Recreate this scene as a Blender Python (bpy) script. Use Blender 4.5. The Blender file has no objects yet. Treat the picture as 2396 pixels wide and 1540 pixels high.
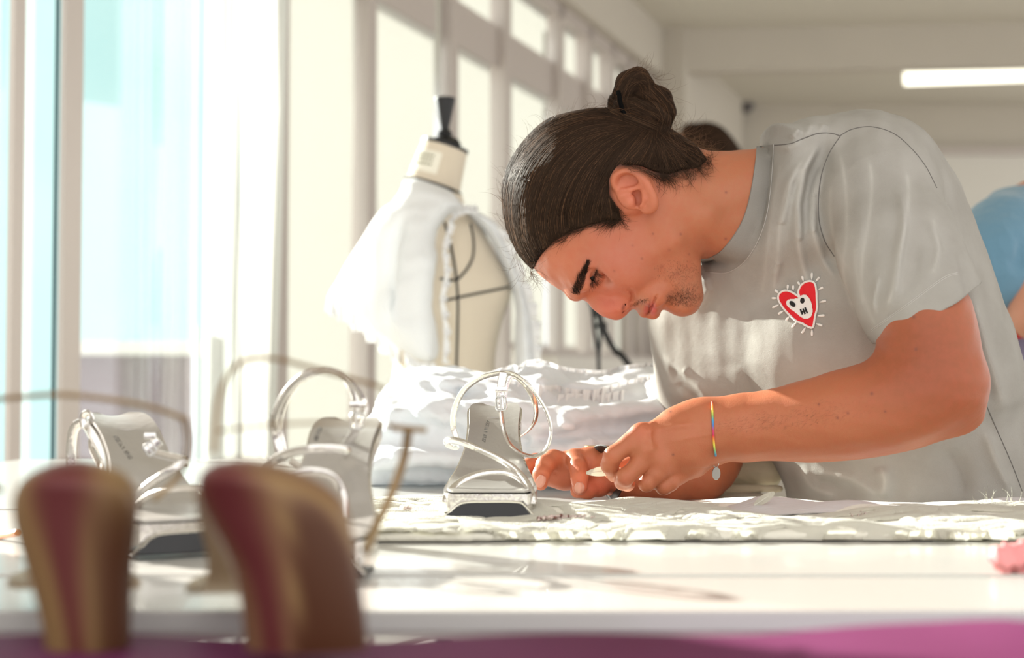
import bpy, bmesh, math, random, os
import numpy as np
import openvdb
from mathutils import Vector, Matrix, Quaternion

# ------------------------------------------------------------------ camera, light, exposure
SC = bpy.context.scene
COL = SC.collection
FPX = 3328.0; CX, CY = 1198.0, 770.0
PITCH = math.atan(120.0 / FPX)
TABLE = 0.75
CAMZ = TABLE + 0.128
cam_d = bpy.data.cameras.new('camera')
cam_d.sensor_width = 36.0
cam_d.lens = FPX / 2396.0 * 36.0
cam_d.dof.use_dof = True
cam_d.dof.focus_distance = 1.40
cam_d.dof.aperture_fstop = 4.2
cam_d.clip_start = 0.05
cam = bpy.data.objects.new('camera', cam_d); COL.objects.link(cam)
cam.location = (0, 0, CAMZ)
cam.rotation_euler = (math.pi / 2 + PITCH, 0, 0)
SC.camera = cam

world = bpy.data.worlds.new('sky'); SC.world = world
world.use_nodes = True
bg = world.node_tree.nodes['Background']
bg.inputs[0].default_value = (1.0, 0.975, 0.94, 1)
bg.inputs[1].default_value = 1.15

SUN_DIR = Vector((-0.62, 0.55, 0.32)).normalized()
sun_d = bpy.data.lights.new('sun', 'SUN'); sun_d.energy = 12.0; sun_d.angle = 0.012
sun_d.color = (1.0, 0.95, 0.86)
sun = bpy.data.objects.new('sun', sun_d); COL.objects.link(sun)
sun.rotation_euler = SUN_DIR.to_track_quat('Z', 'Y').to_euler()
sun.location = (-3, 5, 5)

SC.view_settings.view_transform = 'Standard'
SC.view_settings.look = 'None'
SC.view_settings.gamma = 1.0
SC.view_settings.use_curve_mapping = False
SC.view_settings.exposure = 0.70
SC.cycles.use_denoising = True
SC.cycles.max_bounces = 8
SC.cycles.transparent_max_bounces = 12
SC.cycles.sample_clamp_indirect = 6.0

# ------------------------------------------------------------------ helpers
ct, st = math.cos(PITCH), math.sin(PITCH)

def P(px, py, Y):
    """world point seen at photo pixel px, py at distance Y in front of the camera"""
    a = (px - CX) / FPX; b = (CY - py) / FPX
    dy = ct - b * st; dz = st + b * ct
    s = Y / dy
    return Vector((a * s, Y, CAMZ + dz * s))

def Pn(px, py, Y):
    a = (np.asarray(px, float) - CX) / FPX; b = (CY - np.asarray(py, float)) / FPX
    s = Y / (ct - b * st)
    return np.stack([a * s, Y + 0 * s, CAMZ + (st + b * ct) * s], -1)

def proj(v):
    """photo pixels of world points (n,3)"""
    x = v[:, 0]; y = v[:, 1]; z = v[:, 2] - CAMZ
    d = y * ct + z * st; u = -y * st + z * ct
    return CX + FPX * x / d, CY - FPX * u / d

def tag(o, label=None, cat=None, group=None, kind=None):
    if label: o['label'] = label
    if cat: o['category'] = cat
    if group: o['group'] = group
    if kind: o['kind'] = kind
    return o

def empty(name, loc=(0, 0, 0), label=None, cat=None, group=None, rz=0.0):
    o = bpy.data.objects.new(name, None); COL.objects.link(o)
    o.location = loc; o.rotation_euler = (0, 0, rz)
    return tag(o, label, cat, group)

def link(name, me, mat=None, parent=None, smooth=True):
    if mat is not None:
        me.materials.clear()
        for m_ in (mat if isinstance(mat, (list, tuple)) else [mat]): me.materials.append(m_)
    if smooth and len(me.polygons):
        me.polygons.foreach_set('use_smooth', np.ones(len(me.polygons), bool))
    o = bpy.data.objects.new(name, me); COL.objects.link(o)
    if parent is not None:
        o.parent = parent
        o.matrix_parent_inverse = Matrix.Translation(-Vector(wloc(parent)))if wrz(parent) == 0 else (Matrix.Translation(Vector(wloc(parent))) @ Matrix.Rotation(wrz(parent), 4, 'Z')).inverted()
    return o

def wloc(p):
    # every parent sits at its own location, parented ones carry an inverse that keeps world coordinates
    return p.location if p.parent is None else (0, 0, 0)

def wrz(p):
    return p.rotation_euler[2] if p.parent is None else 0.0

def mesh_vf(name, v, f):
    me = bpy.data.meshes.new(name)
    v = np.asarray(v, np.float32)
    me.from_pydata([], [], []) if False else None
    if isinstance(f, np.ndarray):
        n, k = f.shape
        me.vertices.add(len(v)); me.vertices.foreach_set('co', v.ravel())
        me.loops.add(n * k); me.loops.foreach_set('vertex_index', f.astype(np.int32).ravel())
        me.polygons.add(n); me.polygons.foreach_set('loop_start', np.arange(0, n * k, k, dtype=np.int32))
        me.update(calc_edges=True); me.validate()
    else:
        me.from_pydata([tuple(map(float, p)) for p in v], [], f); me.update()
    return me

class MB:
    """collects shapes into one mesh"""
    def __init__(s): s.v = []; s.f = []
    def add(s, v, f):
        o = len(s.v); s.v += [tuple(map(float, p)) for p in v]; s.f += [tuple(i + o for i in q) for q in f]; return s
    def box(s, lo, hi, rz=0, piv=None):
        x0, y0, z0 = lo; x1, y1, z1 = hi
        v = [(x0, y0, z0), (x1, y0, z0), (x1, y1, z0), (x0, y1, z0), (x0, y0, z1), (x1, y0, z1), (x1, y1, z1), (x0, y1, z1)]
        if rz:
            piv = piv or ((x0 + x1) / 2, (y0 + y1) / 2)
            c, n = math.cos(rz), math.sin(rz)
            v = [(piv[0] + (a - piv[0]) * c - (b - piv[1]) * n, piv[1] + (a - piv[0]) * n + (b - piv[1]) * c, z) for a, b, z in v]
        return s.add(v, [(0, 3, 2, 1), (4, 5, 6, 7), (0, 1, 5, 4), (1, 2, 6, 5), (2, 3, 7, 6), (3, 0, 4, 7)])
    def slab(s, a, b, thick, z0, z1):
        """upright slab from plan point a to b with a thickness to the left of a->b"""
        ax, ay = a; bx, by = b; dx, dy = bx - ax, by - ay; L = math.hypot(dx, dy); nx, ny = -dy / L * thick, dx / L * thick
        q = [(ax, ay), (bx, by), (bx + nx, by + ny), (ax + nx, ay + ny)]
        v = [(x, y, z0) for x, y in q] + [(x, y, z1) for x, y in q]
        return s.add(v, [(0, 3, 2, 1), (4, 5, 6, 7), (0, 1, 5, 4), (1, 2, 6, 5), (2, 3, 7, 6), (3, 0, 4, 7)])
    def tube(s, pts, r, n=10, flat=None, up=(0, 0, 1), closed=False, twist=0.0):
        """tube of radius r (number or list); flat=(w,h) makes a strap with that half width, half thickness"""
        pts = [Vector(p) for p in pts]; m = len(pts)
        rs = r if hasattr(r, '__len__') else [r] * m
        T = []
        for i in range(m):
            a = pts[(i - 1) % m] if (closed or i) else pts[0]; b = pts[(i + 1) % m] if (closed or i < m - 1) else pts[-1]
            T.append((b - a).normalized())
        u = Vector(up); u = (u - T[0] * u.dot(T[0]))
        if u.length < 1e-4: u = T[0].orthogonal()
        u.normalize(); rings = []
        for i in range(m):
            u = (u - T[i] * u.dot(T[i])).normalized(); w = T[i].cross(u)
            ring = []
            for k in range(n):
                a = 2 * math.pi * (k + .5) / n + twist
                c_, s_ = math.cos(a), math.sin(a)
                if flat:
                    e = 0.55
                    c_ = math.copysign(abs(c_) ** e, c_); s_ = math.copysign(abs(s_) ** e, s_)
                    ring.append(pts[i] + w * (c_ * flat[0] * rs[i]) + u * (s_ * flat[1] * rs[i]))
                else:
                    ring.append(pts[i] + w * c_ * rs[i] + u * s_ * rs[i])
            rings.append(ring)
        v = [p for r_ in rings for p in r_]
        f = []
        for i in range(m if closed else m - 1):
            j = (i + 1) % m
            for k in range(n):
                l = (k + 1) % n
                f.append((i * n + k, j * n + k, j * n + l, i * n + l))
        if not closed:
            f.append(tuple(range(n))); f.append(tuple(reversed([(m - 1) * n + k for k in range(n)])))
        return s.add(v, f)
    def lathe(s, prof, c=(0, 0, 0), n=32, sx=1, sy=1):
        v = []; f = []; m = len(prof)
        for r, z in prof:
            for k in range(n):
                a = 2 * math.pi * k / n
                v.append((c[0] + r * sx * math.cos(a), c[1] + r * sy * math.sin(a), c[2] + z))
        for i in range(m - 1):
            for k in range(n):
                l = (k + 1) % n
                f.append((i * n + k, i * n + l, (i + 1) * n + l, (i + 1) * n + k))
        f.append(tuple(reversed(range(n)))); f.append(tuple((m - 1) * n + k for k in range(n)))
        return s.add(v, f)
    def ball(s, c, r, n=16, m=10, sc=(1, 1, 1)):
        v = []; f = []
        for i in range(m + 1):
            t = math.pi * i / m
            for k in range(n):
                a = 2 * math.pi * k / n
                v.append((c[0] + r * sc[0] * math.sin(t) * math.cos(a), c[1] + r * sc[1] * math.sin(t) * math.sin(a), c[2] + r * sc[2] * math.cos(t)))
        for i in range(m):
            for k in range(n):
                l = (k + 1) % n
                f.append((i * n + k, (i + 1) * n + k, (i + 1) * n + l, i * n + l))
        return s.add(v, f)
    def grid(s, fn, nu, nv, thick=0.0):
        """sheet fn(u,v)->point; with thickness it becomes a closed slab"""
        A = [[Vector(fn(i / nu, j / nv)) for j in range(nv + 1)] for i in range(nu + 1)]
        idx = lambda i, j: i * (nv + 1) + j
        v = [A[i][j] for i in range(nu + 1) for j in range(nv + 1)]
        f = [(idx(i, j), idx(i + 1, j), idx(i + 1, j + 1), idx(i, j + 1)) for i in range(nu) for j in range(nv)]
        if thick:
            N = len(v); w = []
            for i in range(nu + 1):
                for j in range(nv + 1):
                    du = A[min(i + 1, nu)][j] - A[max(i - 1, 0)][j]; dv = A[i][min(j + 1, nv)] - A[i][max(j - 1, 0)]
                    w.append(A[i][j] - du.cross(dv).normalized() * thick)
            f += [tuple(reversed([a + N for a in q])) for q in f]
            for i in range(nu): f += [(idx(i + 1, 0), idx(i, 0), idx(i, 0) + N, idx(i + 1, 0) + N), (idx(i, nv), idx(i + 1, nv), idx(i + 1, nv) + N, idx(i, nv) + N)]
            for j in range(nv): f += [(idx(0, j), idx(0, j + 1), idx(0, j + 1) + N, idx(0, j) + N), (idx(nu, j + 1), idx(nu, j), idx(nu, j) + N, idx(nu, j + 1) + N)]
            v += w
        return s.add(v, f)
    def build(s, name, mat, parent=None, smooth=True, bevel=0.0, sub=0, auto=True):
        me = bpy.data.meshes.new(name); me.from_pydata(s.v, [], s.f); me.update()
        bm_ = bmesh.new(); bm_.from_mesh(me); bmesh.ops.recalc_face_normals(bm_, faces=bm_.faces); bm_.to_mesh(me); bm_.free()
        o = link(name, me, mat, parent, smooth)
        if bevel:
            b = o.modifiers.new('bevel', 'BEVEL'); b.width = bevel; b.segments = 3; b.limit_method = 'ANGLE'
        if sub:
            b = o.modifiers.new('sub', 'SUBSURF'); b.levels = sub; b.render_levels = sub
        if smooth and auto and not sub:
            try: me.set_sharp_from_angle(angle=math.radians(42))
            except Exception: pass
        return o

def catmull(pts, n=8, closed=False):
    pts = [np.asarray(p, float) for p in pts]; m = len(pts); out = []
    rng = range(m) if closed else range(m - 1)
    for i in rng:
        p0 = pts[(i - 1) % m] if (closed or i > 0) else 2 * pts[0] - pts[1]
        p1 = pts[i]; p2 = pts[(i + 1) % m]
        p3 = pts[(i + 2) % m] if (closed or i + 2 < m) else 2 * pts[-1] - pts[-2]
        for k in range(n):
            t = k / n
            out.append(0.5 * ((2 * p1) + (-p0 + p2) * t + (2 * p0 - 5 * p1 + 4 * p2 - p3) * t * t + (-p0 + 3 * p1 - 3 * p2 + p3) * t ** 3))
    if not closed: out.append(pts[-1])
    return np.array(out)

# ------------------------------------------------------------------ signed distance volumes
class Vol:
    def __init__(s, lo, hi, h):
        s.lo = np.array(lo, float); s.h = h
        n = np.ceil((np.array(hi) - s.lo) / h).astype(int) + 1
        s.n = n
        s.ax = [(s.lo[i] + h * np.arange(n[i])).astype(np.float32) for i in range(3)]
        s.d = np.full(n, 0.05, np.float32)
    def sub(s, lo, hi, pad):
        sl = []
        for i in range(3):
            a = int(max(0, math.floor((lo[i] - pad - s.lo[i]) / s.h))); b = int(min(s.n[i], math.ceil((hi[i] + pad - s.lo[i]) / s.h) + 1))
            if b <= a: return None
            sl.append(slice(a, b))
        return tuple(sl)
    def pts(s, sl):
        return s.ax[0][sl[0]][:, None, None], s.ax[1][sl[1]][None, :, None], s.ax[2][sl[2]][None, None, :]
    def comb(s, sl, e, k, op):
        d = s.d[sl]
        if op == 'u':
            r = smin(d, e, k)
        elif op == 's':
            r = -smin(-d, e, k)
        elif op == 'i':
            r = -smin(-d, -e, k)
        s.d[sl] = r
    def cone(s, a, b, ra, rb, k=0.0, op='u'):
        a = np.array(a, float); b = np.array(b, float); R = max(ra, rb)
        sl = s.sub(np.minimum(a, b) - R, np.maximum(a, b) + R, k + 3 * s.h + .006)
        if sl is None: return
        x, y, z = s.pts(sl); ab = b - a; L = float(ab @ ab) + 1e-12
        t = np.clip(((x - a[0]) * ab[0] + (y - a[1]) * ab[1] + (z - a[2]) * ab[2]) / L, 0, 1).astype(np.float32)
        e = np.sqrt((x - a[0] - t * ab[0]) ** 2 + (y - a[1] - t * ab[1]) ** 2 + (z - a[2] - t * ab[2]) ** 2) - (ra + t * (rb - ra))
        s.comb(sl, e.astype(np.float32), k, op)
    def chain(s, pts, rs, k=0.0, kin=None, op='u'):
        """smooth limb: union of cones, joined to each other with kin and to the body with k"""
        pts = [np.array(p, float) for p in pts]
        lo = np.min([p - r for p, r in zip(pts, rs)], 0); hi = np.max([p + r for p, r in zip(pts, rs)], 0)
        sl = s.sub(lo, hi, k + 3 * s.h + .006)
        if sl is None: return
        x, y, z = s.pts(sl); acc = None
        for a, b, ra, rb in zip(pts[:-1], pts[1:], rs[:-1], rs[1:]):
            ab = b - a; L = float(ab @ ab) + 1e-12
            t = np.clip(((x - a[0]) * ab[0] + (y - a[1]) * ab[1] + (z - a[2]) * ab[2]) / L, 0, 1).astype(np.float32)
            e = (np.sqrt((x - a[0] - t * ab[0]) ** 2 + (y - a[1] - t * ab[1]) ** 2 + (z - a[2] - t * ab[2]) ** 2) - (ra + t * (rb - ra))).astype(np.float32)
            acc = e if acc is None else smin(acc, e, kin or 0.0)
        s.comb(sl, acc, k, op)
    def ell(s, c, r, k=0.0, op='u', R=None):
        c = np.array(c, float); r = np.array(r, float); rm = r.max()
        sl = s.sub(c - rm, c + rm, k + 3 * s.h + .006)
        if sl is None: return
        x, y, z = s.pts(sl); x = x - c[0]; y = y - c[1]; z = z - c[2]
        if R is not None:
            M = np.array(R)   # rows: local axes
            x, y, z = [M[i, 0] * x + M[i, 1] * y + M[i, 2] * z for i in range(3)]
        k0 = np.sqrt((x / r[0]) ** 2 + (y / r[1]) ** 2 + (z / r[2]) ** 2)
        k1 = np.sqrt((x / r[0] ** 2) ** 2 + (y / r[1] ** 2) ** 2 + (z / r[2] ** 2) ** 2) + 1e-9
        s.comb(sl, (k0 * (k0 - 1) / k1).astype(np.float32), k, op)
    def disp(s, pts, A, w, yw=.25, ends=.15):
        """raise (A>0) or sink a ridge along a polyline of world points, width w"""
        pts = np.array(pts, float); pad = 2.4 * w
        sl = s.sub(pts.min(0), pts.max(0), pad)
        if sl is None: return
        if yw < .25: sl = (sl[0], slice(0, s.n[1]) if yw == 0 else s.sub(pts.min(0) - .06, pts.max(0) + .06, 0)[1], sl[2])
        x, y, z = s.pts(sl); m = None; n = len(pts)
        best = None; bt = None
        for i in range(n - 1):
            a, b = pts[i], pts[i + 1]; ab = b - a; L = float(ab @ ab) + 1e-12
            t = np.clip(((x - a[0]) * ab[0] + (y - a[1]) * ab[1] + (z - a[2]) * ab[2]) / L, 0, 1)
            e = (x - a[0] - t * ab[0]) ** 2 + yw * (y - a[1] - t * ab[1]) ** 2 + (z - a[2] - t * ab[2]) ** 2
            tt = (i + t) / (n - 1)
            if best is None: best, bt = e, tt
            else:
                c = e < best; best = np.where(c, e, best); bt = np.where(c, tt, bt)
        fade = np.clip(np.minimum(bt, 1 - bt) * 5, ends, 1)
        s.d[sl] -= (A * fade * np.exp(-best / (w * w))).astype(np.float32)
    def noise(s, A, scale, seed=0, stretch=(1, 1, 1)):
        rs = np.random.RandomState(seed); x, y, z = s.pts((slice(None),) * 3); n = 0
        for i in range(6):
            k = rs.randn(3) * 6.283 / scale * np.array(stretch); ph = rs.rand() * 6.28
            n = n + np.sin(k[0] * x + k[1] * y + k[2] * z + ph)
        s.d += (A * n / 3).astype(np.float32)
    def poly(s, Tf, k=0.0, op='u'): pass
    def mesh(s, name, mirror=False):
        d = s.d.copy()
        d[0], d[-1] = .05, .05; d[:, 0], d[:, -1] = .05, .05; d[:, :, 0], d[:, :, -1] = .05, .05
        g = openvdb.FloatGrid(background=0.05)
        g.copyFromArray(np.clip(d, -.05, .05))
        p, t, q = g.convertToPolygons(isovalue=0.0, adaptivity=0.0)
        p = p * s.h + s.lo
        # outward winding
        a, b, c = p[q[:, 0]], p[q[:, 1]], p[q[:, 3]]
        nrm = np.cross(b - a, c - a)
        if (nrm * (p[q[:, 0]] - p.mean(0))).sum() < 0: q = q[:, ::-1]
        return mesh_vf(name, p, np.ascontiguousarray(q))

def smin(a, b, k):
    if k <= 0: return np.minimum(a, b)
    h = np.maximum(k - np.abs(a - b), 0) / k
    return np.minimum(a, b) - h * h * k * 0.25

def polysd(X, Z, poly):
    """signed distance (inside positive) of 2D points to a closed polygon"""
    best = np.full(X.shape, 1e9); ins = np.zeros(X.shape, bool); m = len(poly)
    for i in range(m):
        ax, az = poly[i]; bx, bz = poly[(i + 1) % m]
        dx, dz = bx - ax, bz - az; L = dx * dx + dz * dz + 1e-14
        t = np.clip(((X - ax) * dx + (Z - az) * dz) / L, 0, 1)
        best = np.minimum(best, (X - ax - t * dx) ** 2 + (Z - az - t * dz) ** 2)
        if abs(dz) > 1e-12:
            c = ((az > Z) != (bz > Z)) & (X < (bx - ax) * (Z - az) / (bz - az) + ax)
            ins ^= c
    return np.where(ins, 1, -1) * np.sqrt(best)

def rbf(X, Z, ctr, vals, sig):
    """normalised gaussian blend of control values"""
    W = 0; S = 0
    for (cx, cz), v in zip(ctr, vals):
        r2 = (X - cx) ** 2 + (Z - cz) ** 2
        w = np.exp(-r2 / (2 * sig * sig)) + 1e-4 / (1 + r2 / (sig * sig)) ** 3
        W = W + w * v; S = S + w
    return W / S

class Relief:
    """a closed body read from its side outline: outline polygon in photo pixels at distance Y0, half depth T and rounding R given at control points"""
    def __init__(s, outline, Y0, ctrl, sig_px, n=6, smooth=True, h=0.0015, pad=0.02, y0ctrl=None, y0sig=100):
        o = catmull(outline, n, closed=True) if smooth else np.array(outline, float)
        w = Pn(o[:, 0], o[:, 1], Y0)
        s.poly = w[:, [0, 2]]; s.Y0 = Y0; s.h = h
        lo = s.poly.min(0) - pad; hi = s.poly.max(0) + pad
        s.lo = lo; nx, nz = (np.ceil((hi - lo) / h).astype(int) + 1)
        s.x = lo[0] + h * np.arange(nx); s.z = lo[1] + h * np.arange(nz)
        X, Z = np.meshgrid(s.x, s.z, indexing='ij')
        s.s = polysd(X, Z, s.poly)
        c = np.array(ctrl, float); cw = Pn(c[:, 0], c[:, 1], Y0)[:, [0, 2]]
        sg = sig_px / FPX * Y0
        s.T = rbf(X, Z, cw, c[:, 2], sg); s.R = rbf(X, Z, cw, c[:, 3], sg)
        if y0ctrl is None: s.y0 = np.full(X.shape, Y0)
        else:
            c2 = np.array(y0ctrl, float); cw2 = Pn(c2[:, 0], c2[:, 1], Y0)[:, [0, 2]]
            s.y0 = rbf(X, Z, cw2, c2[:, 2], y0sig / FPX * Y0)
        u = np.clip((s.R - s.s) / s.R, 0, 1)
        s.W = s.T * np.sqrt(np.clip(1 - u * u, 0, 1))
    def look(s, A, X, Z):
        i = np.clip((np.asarray(X) - s.lo[0]) / s.h, 0, len(s.x) - 1.001); j = np.clip((np.asarray(Z) - s.lo[1]) / s.h, 0, len(s.z) - 1.001)
        a = i.astype(int); b = j.astype(int); fa = i - a; fb = j - b
        return (A[a, b] * (1 - fa) + A[a + 1, b] * fa) * (1 - fb) + (A[a, b + 1] * (1 - fa) + A[a + 1, b + 1] * fa) * fb
    def field(s, vol):
        X, Z = np.meshgrid(vol.ax[0], vol.ax[2], indexing='ij')
        S, T, R, Y = [s.look(a, X, Z).astype(np.float32)[:, None, :] for a in (s.s, s.T, s.R, s.y0)]
        out = (X < s.x[0]) | (X > s.x[-1]) | (Z < s.z[0]) | (Z > s.z[-1])
        u = np.maximum(R - S, 0) / R
        dy = (vol.ax[1][None, :, None] - Y) / T
        q = np.sqrt(u * u + dy * dy) - 1
        f = q * np.minimum(R, T) * .9
        f = np.where(out[:, None, :], .05, f)
        return f.astype(np.float32)
    def near(s, px, py, off=0.0):
        """world point of the near surface seen at a photo pixel"""
        Y = s.Y0 - 0.04
        for _ in range(6):
            w = P(px, py, Y)
            Y = float(s.look(s.y0, w.x, w.z) - s.look(s.W, w.x, w.z)) - off
        return P(px, py, Y)
# ------------------------------------------------------------------ materials
MATS = {}
def mat(name, col, rough=.5, metal=0.0, spec=.5, bump=None, var=None, trans=0.0, sss=0.0, coat=0.0, sheen=0.0, ior=1.45, attr=None, emit=None, sssr=(1, .35, .2), translucent=0.0, coords='Object'):
    m = bpy.data.materials.new(name); m.use_nodes = True
    nt = m.node_tree; N = nt.nodes; L = nt.links; b = N['Principled BSDF']
    b.inputs['Base Color'].default_value = (*col, 1); b.inputs['Roughness'].default_value = rough
    b.inputs['Metallic'].default_value = metal; b.inputs['Specular IOR Level'].default_value = spec
    b.inputs['IOR'].default_value = ior
    b.inputs['Transmission Weight'].default_value = trans
    b.inputs['Coat Weight'].default_value = coat; b.inputs['Sheen Weight'].default_value = sheen
    if sss:
        b.inputs['Subsurface Weight'].default_value = sss; b.inputs['Subsurface Radius'].default_value = sssr
        b.inputs['Subsurface Scale'].default_value = .006
    if emit:
        b.inputs['Emission Color'].default_value = (*emit[0], 1); b.inputs['Emission Strength'].default_value = emit[1]
    tc = N.new('ShaderNodeTexCoord'); src = tc.outputs[coords]
    csrc = None
    if attr:
        a = N.new('ShaderNodeAttribute'); a.attribute_name = attr; csrc = a.outputs['Color']
        L.new(csrc, b.inputs['Base Color'])
    if var:   # (scale, second colour, amount[, detail])
        n = N.new('ShaderNodeTexNoise'); n.inputs['Scale'].default_value = var[0]; n.inputs['Detail'].default_value = var[3] if len(var) > 3 else 4
        L.new(src, n.inputs['Vector'])
        mr = N.new('ShaderNodeMapRange'); mr.inputs[1].default_value = .35; mr.inputs[2].default_value = .65; mr.inputs[3].default_value = 0; mr.inputs[4].default_value = var[2]
        L.new(n.outputs[0], mr.inputs[0])
        mx = N.new('ShaderNodeMix'); mx.data_type = 'RGBA'; L.new(mr.outputs[0], mx.inputs[0])
        if csrc: L.new(csrc, mx.inputs[6])
        else: mx.inputs[6].default_value = (*col, 1)
        mx.inputs[7].default_value = (*var[1], 1); L.new(mx.outputs[2], b.inputs['Base Color'])
    if bump:   # list of (scale, strength(m), detail, stretch)
        last = None
        for bp in bump:
            mp = N.new('ShaderNodeMapping'); L.new(src, mp.inputs[0])
            if len(bp) > 3: mp.inputs['Scale'].default_value = bp[3]
            if len(bp) > 4: mp.inputs['Rotation'].default_value = bp[4]
            n = N.new('ShaderNodeTexNoise'); n.inputs['Scale'].default_value = bp[0]; n.inputs['Detail'].default_value = bp[2]
            L.new(mp.outputs[0], n.inputs['Vector'])
            bu = N.new('ShaderNodeBump'); bu.inputs['Distance'].default_value = bp[1]; bu.inputs['Strength'].default_value = 1.0
            L.new(n.outputs[0], bu.inputs['Height'])
            if last: L.new(last, bu.inputs['Normal'])
            last = bu.outputs[0]
        L.new(last, b.inputs['Normal'])
    if translucent:
        t = N.new('ShaderNodeBsdfTranslucent'); t.inputs[0].default_value = (*col, 1)
        ms = N.new('ShaderNodeMixShader'); ms.inputs[0].default_value = translucent
        out = N['Material Output']; L.new(b.outputs[0], ms.inputs[1]); L.new(t.outputs[0], ms.inputs[2]); L.new(ms.outputs[0], out.inputs[0])
        if var: L.new(mx.outputs[2], t.inputs[0])
    MATS[name] = m
    return m

M = {}
M['skin'] = mat('skin', (.60, .24, .12), .46, attr='tint', sss=.10, spec=.42, var=(150, (.46, .10, .05), .20, 6), bump=[(1100, .0002, 3), (230, .00016, 4)])
M['pendant'] = mat('dull_silver', (.30, .29, .27), .35, metal=.9)
M['nail'] = mat('nail', (.56, .27, .20), .22, spec=.6)
M['hair'] = mat('dark_hair', (.012, .007, .005), .7, spec=.05, var=(60, (.055, .032, .020), .9), bump=[(420, .0008, 3, (1, .4, .25))])
M['strand'] = mat('hair_strand', (.040, .024, .015), .6, spec=.08)
M['strand2'] = mat('brown_hair_strand', (.12, .060, .030), .5, spec=.2)
M['brow'] = mat('brow_hair', (.034, .020, .014), .7, spec=.1)
M['arm_hair'] = mat('arm_hair', (.10, .05, .025), .6)
M['stub'] = mat('stubble_hair', (.07, .035, .022), .7)
M['eye'] = mat('eye', (.02, .012, .008), .2, spec=.3)
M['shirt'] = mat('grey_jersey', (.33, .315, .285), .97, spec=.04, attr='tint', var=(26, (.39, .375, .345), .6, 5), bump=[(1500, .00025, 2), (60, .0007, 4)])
M['rib'] = mat('grey_rib', (.28, .265, .24), .92, spec=.15, bump=[(1800, .0004, 1)])
M['thread'] = mat('seam_thread', (.16, .15, .14), .9)
M['stitch'] = mat('light_stitch', (.48, .46, .43), .9)
M['white_thread'] = mat('white_embroidery', (.82, .80, .76), .7, bump=[(2500, .0003, 1)])
M['red_thread'] = mat('red_embroidery', (.72, .008, .018), .6, bump=[(2500, .0003, 1)])
M['black_thread'] = mat('black_embroidery', (.012, .012, .012), .7)
M['elastic'] = mat('black_elastic', (.004, .004, .004), .9, spec=.05)
M['silver'] = mat('silver_leather', (.76, .74, .71), .2, metal=1.0, bump=[(260, .0003, 2)])
M['silver_smooth'] = mat('silver_insole', (.46, .44, .415), .34, metal=.55, bump=[(160, .0004, 4)])
M['black_sole'] = mat('black_rubber', (.012, .012, .014), .35)
M['gold_leather'] = mat('antique_gold_leather', (.26, .17, .075), .42, metal=.35)
M['heel'] = mat('gold_burgundy_heel', (.50, .30, .16), .30, metal=.45, spec=.6)
M['steel'] = mat('steel', (.62, .62, .60), .28, metal=1.0)
M['dark_leather'] = mat('dark_leather', (.02, .014, .011), .5)
M['gold'] = mat('gold', (.85, .58, .2), .2, metal=1.0)
M['table'] = mat('white_laminate', (.53, .52, .49), .22, spec=.5, coat=.15)
M['table_edge'] = mat('grey_laminate_edge', (.50, .465, .42), .4)
M['purple'] = mat('purple_cloth', (.14, .028, .09), .6, spec=.15, var=(5, (.08, .012, .04), .7))
M['pink'] = mat('pink_fabric', (.80, .30, .30), .7, bump=[(60, .004, 3)])
M['garment'] = mat('white_satin', (.78, .81, .84), .8, spec=.2, sheen=.3, bump=[(9, .004, 2)], translucent=.25)
M['ruffle'] = mat('white_ruffle', (.88, .88, .88), .75, sheen=.3, translucent=.3)
M['blue_lining'] = mat('pale_blue_tulle', (.66, .84, .87), .6, translucent=.3)
M['feather'] = mat('ivory_feather', (.74, .72, .63), .75, sheen=.3, translucent=.35, bump=[(300, .0008, 3, (3, .4, 1))])
M['felt'] = mat('ivory_backing_cloth', (.72, .70, .61), .8, sheen=.2, bump=[(60, .004, 4)])
M['tulle'] = mat('grey_tulle', (.64, .60, .60), .6, sheen=.3, bump=[(90, .0015, 3, (1, 3, 1))], translucent=.2)
M['bead'] = mat('glass_bead', (.55, .45, .42), .08, metal=.6)
M['bead2'] = mat('brown_glass_bead', (.13, .05, .04), .12, metal=.3)
M['roll'] = mat('cream_cloth_roll', (.80, .72, .52), .7, sheen=.2, bump=[(90, .0015, 3)])
M['wood'] = mat('pale_wood', (.66, .42, .20), .6, bump=[(200, .0006, 2)])
M['form'] = mat('linen_dress_form', (.66, .58, .46), .9, sheen=.2, bump=[(900, .0006, 2)])
M['neck_label'] = mat('linen_neck_label', (.80, .77, .66), .85)
M['print'] = mat('olive_print', (.28, .28, .20), .8)
M['tape'] = mat('black_tape', (.02, .02, .02), .7)
M['black'] = mat('black_paint', (.010, .010, .011), .45)
M['blouse'] = mat('white_cotton', (.88, .90, .92), .8, sheen=.2, translucent=.35, bump=[(9, .006, 2)])
M['wall'] = mat('wall_paint', (.56, .52, .455), .85, var=(2, (.52, .485, .425), .6))
M['ceil'] = mat('ceiling_paint', (.63, .60, .52), .9)
M['board'] = mat('pale_board', (.66, .64, .59), .4)
M['floor'] = mat('pale_floor', (.52, .47, .41), .5, var=(4, (.45, .40, .35), .7))
M['blind'] = mat('cream_blind_fabric', (.70, .693, .66), .9, translucent=.45, bump=[(1400, .0004, 1)])
M['curtain'] = mat('white_curtain', (.80, .81, .79), .9, translucent=.55)
M['frame'] = mat('warm_grey_frame', (.50, .45, .42), .45)
M['frame_dark'] = mat('dark_teal_seal', (.02, .07, .08), .35)
M['chrome'] = mat('polished_steel', (.86, .90, .92), .12, metal=1.0)
M['lamp'] = mat('lamp_diffuser', (.95, .95, .85), .6, emit=((1.0, .97, .80), 1.3))
M['facade'] = mat('pale_cyan_facade', (.38, .60, .61), .7, var=(.6, (.46, .66, .66), .6))
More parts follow.
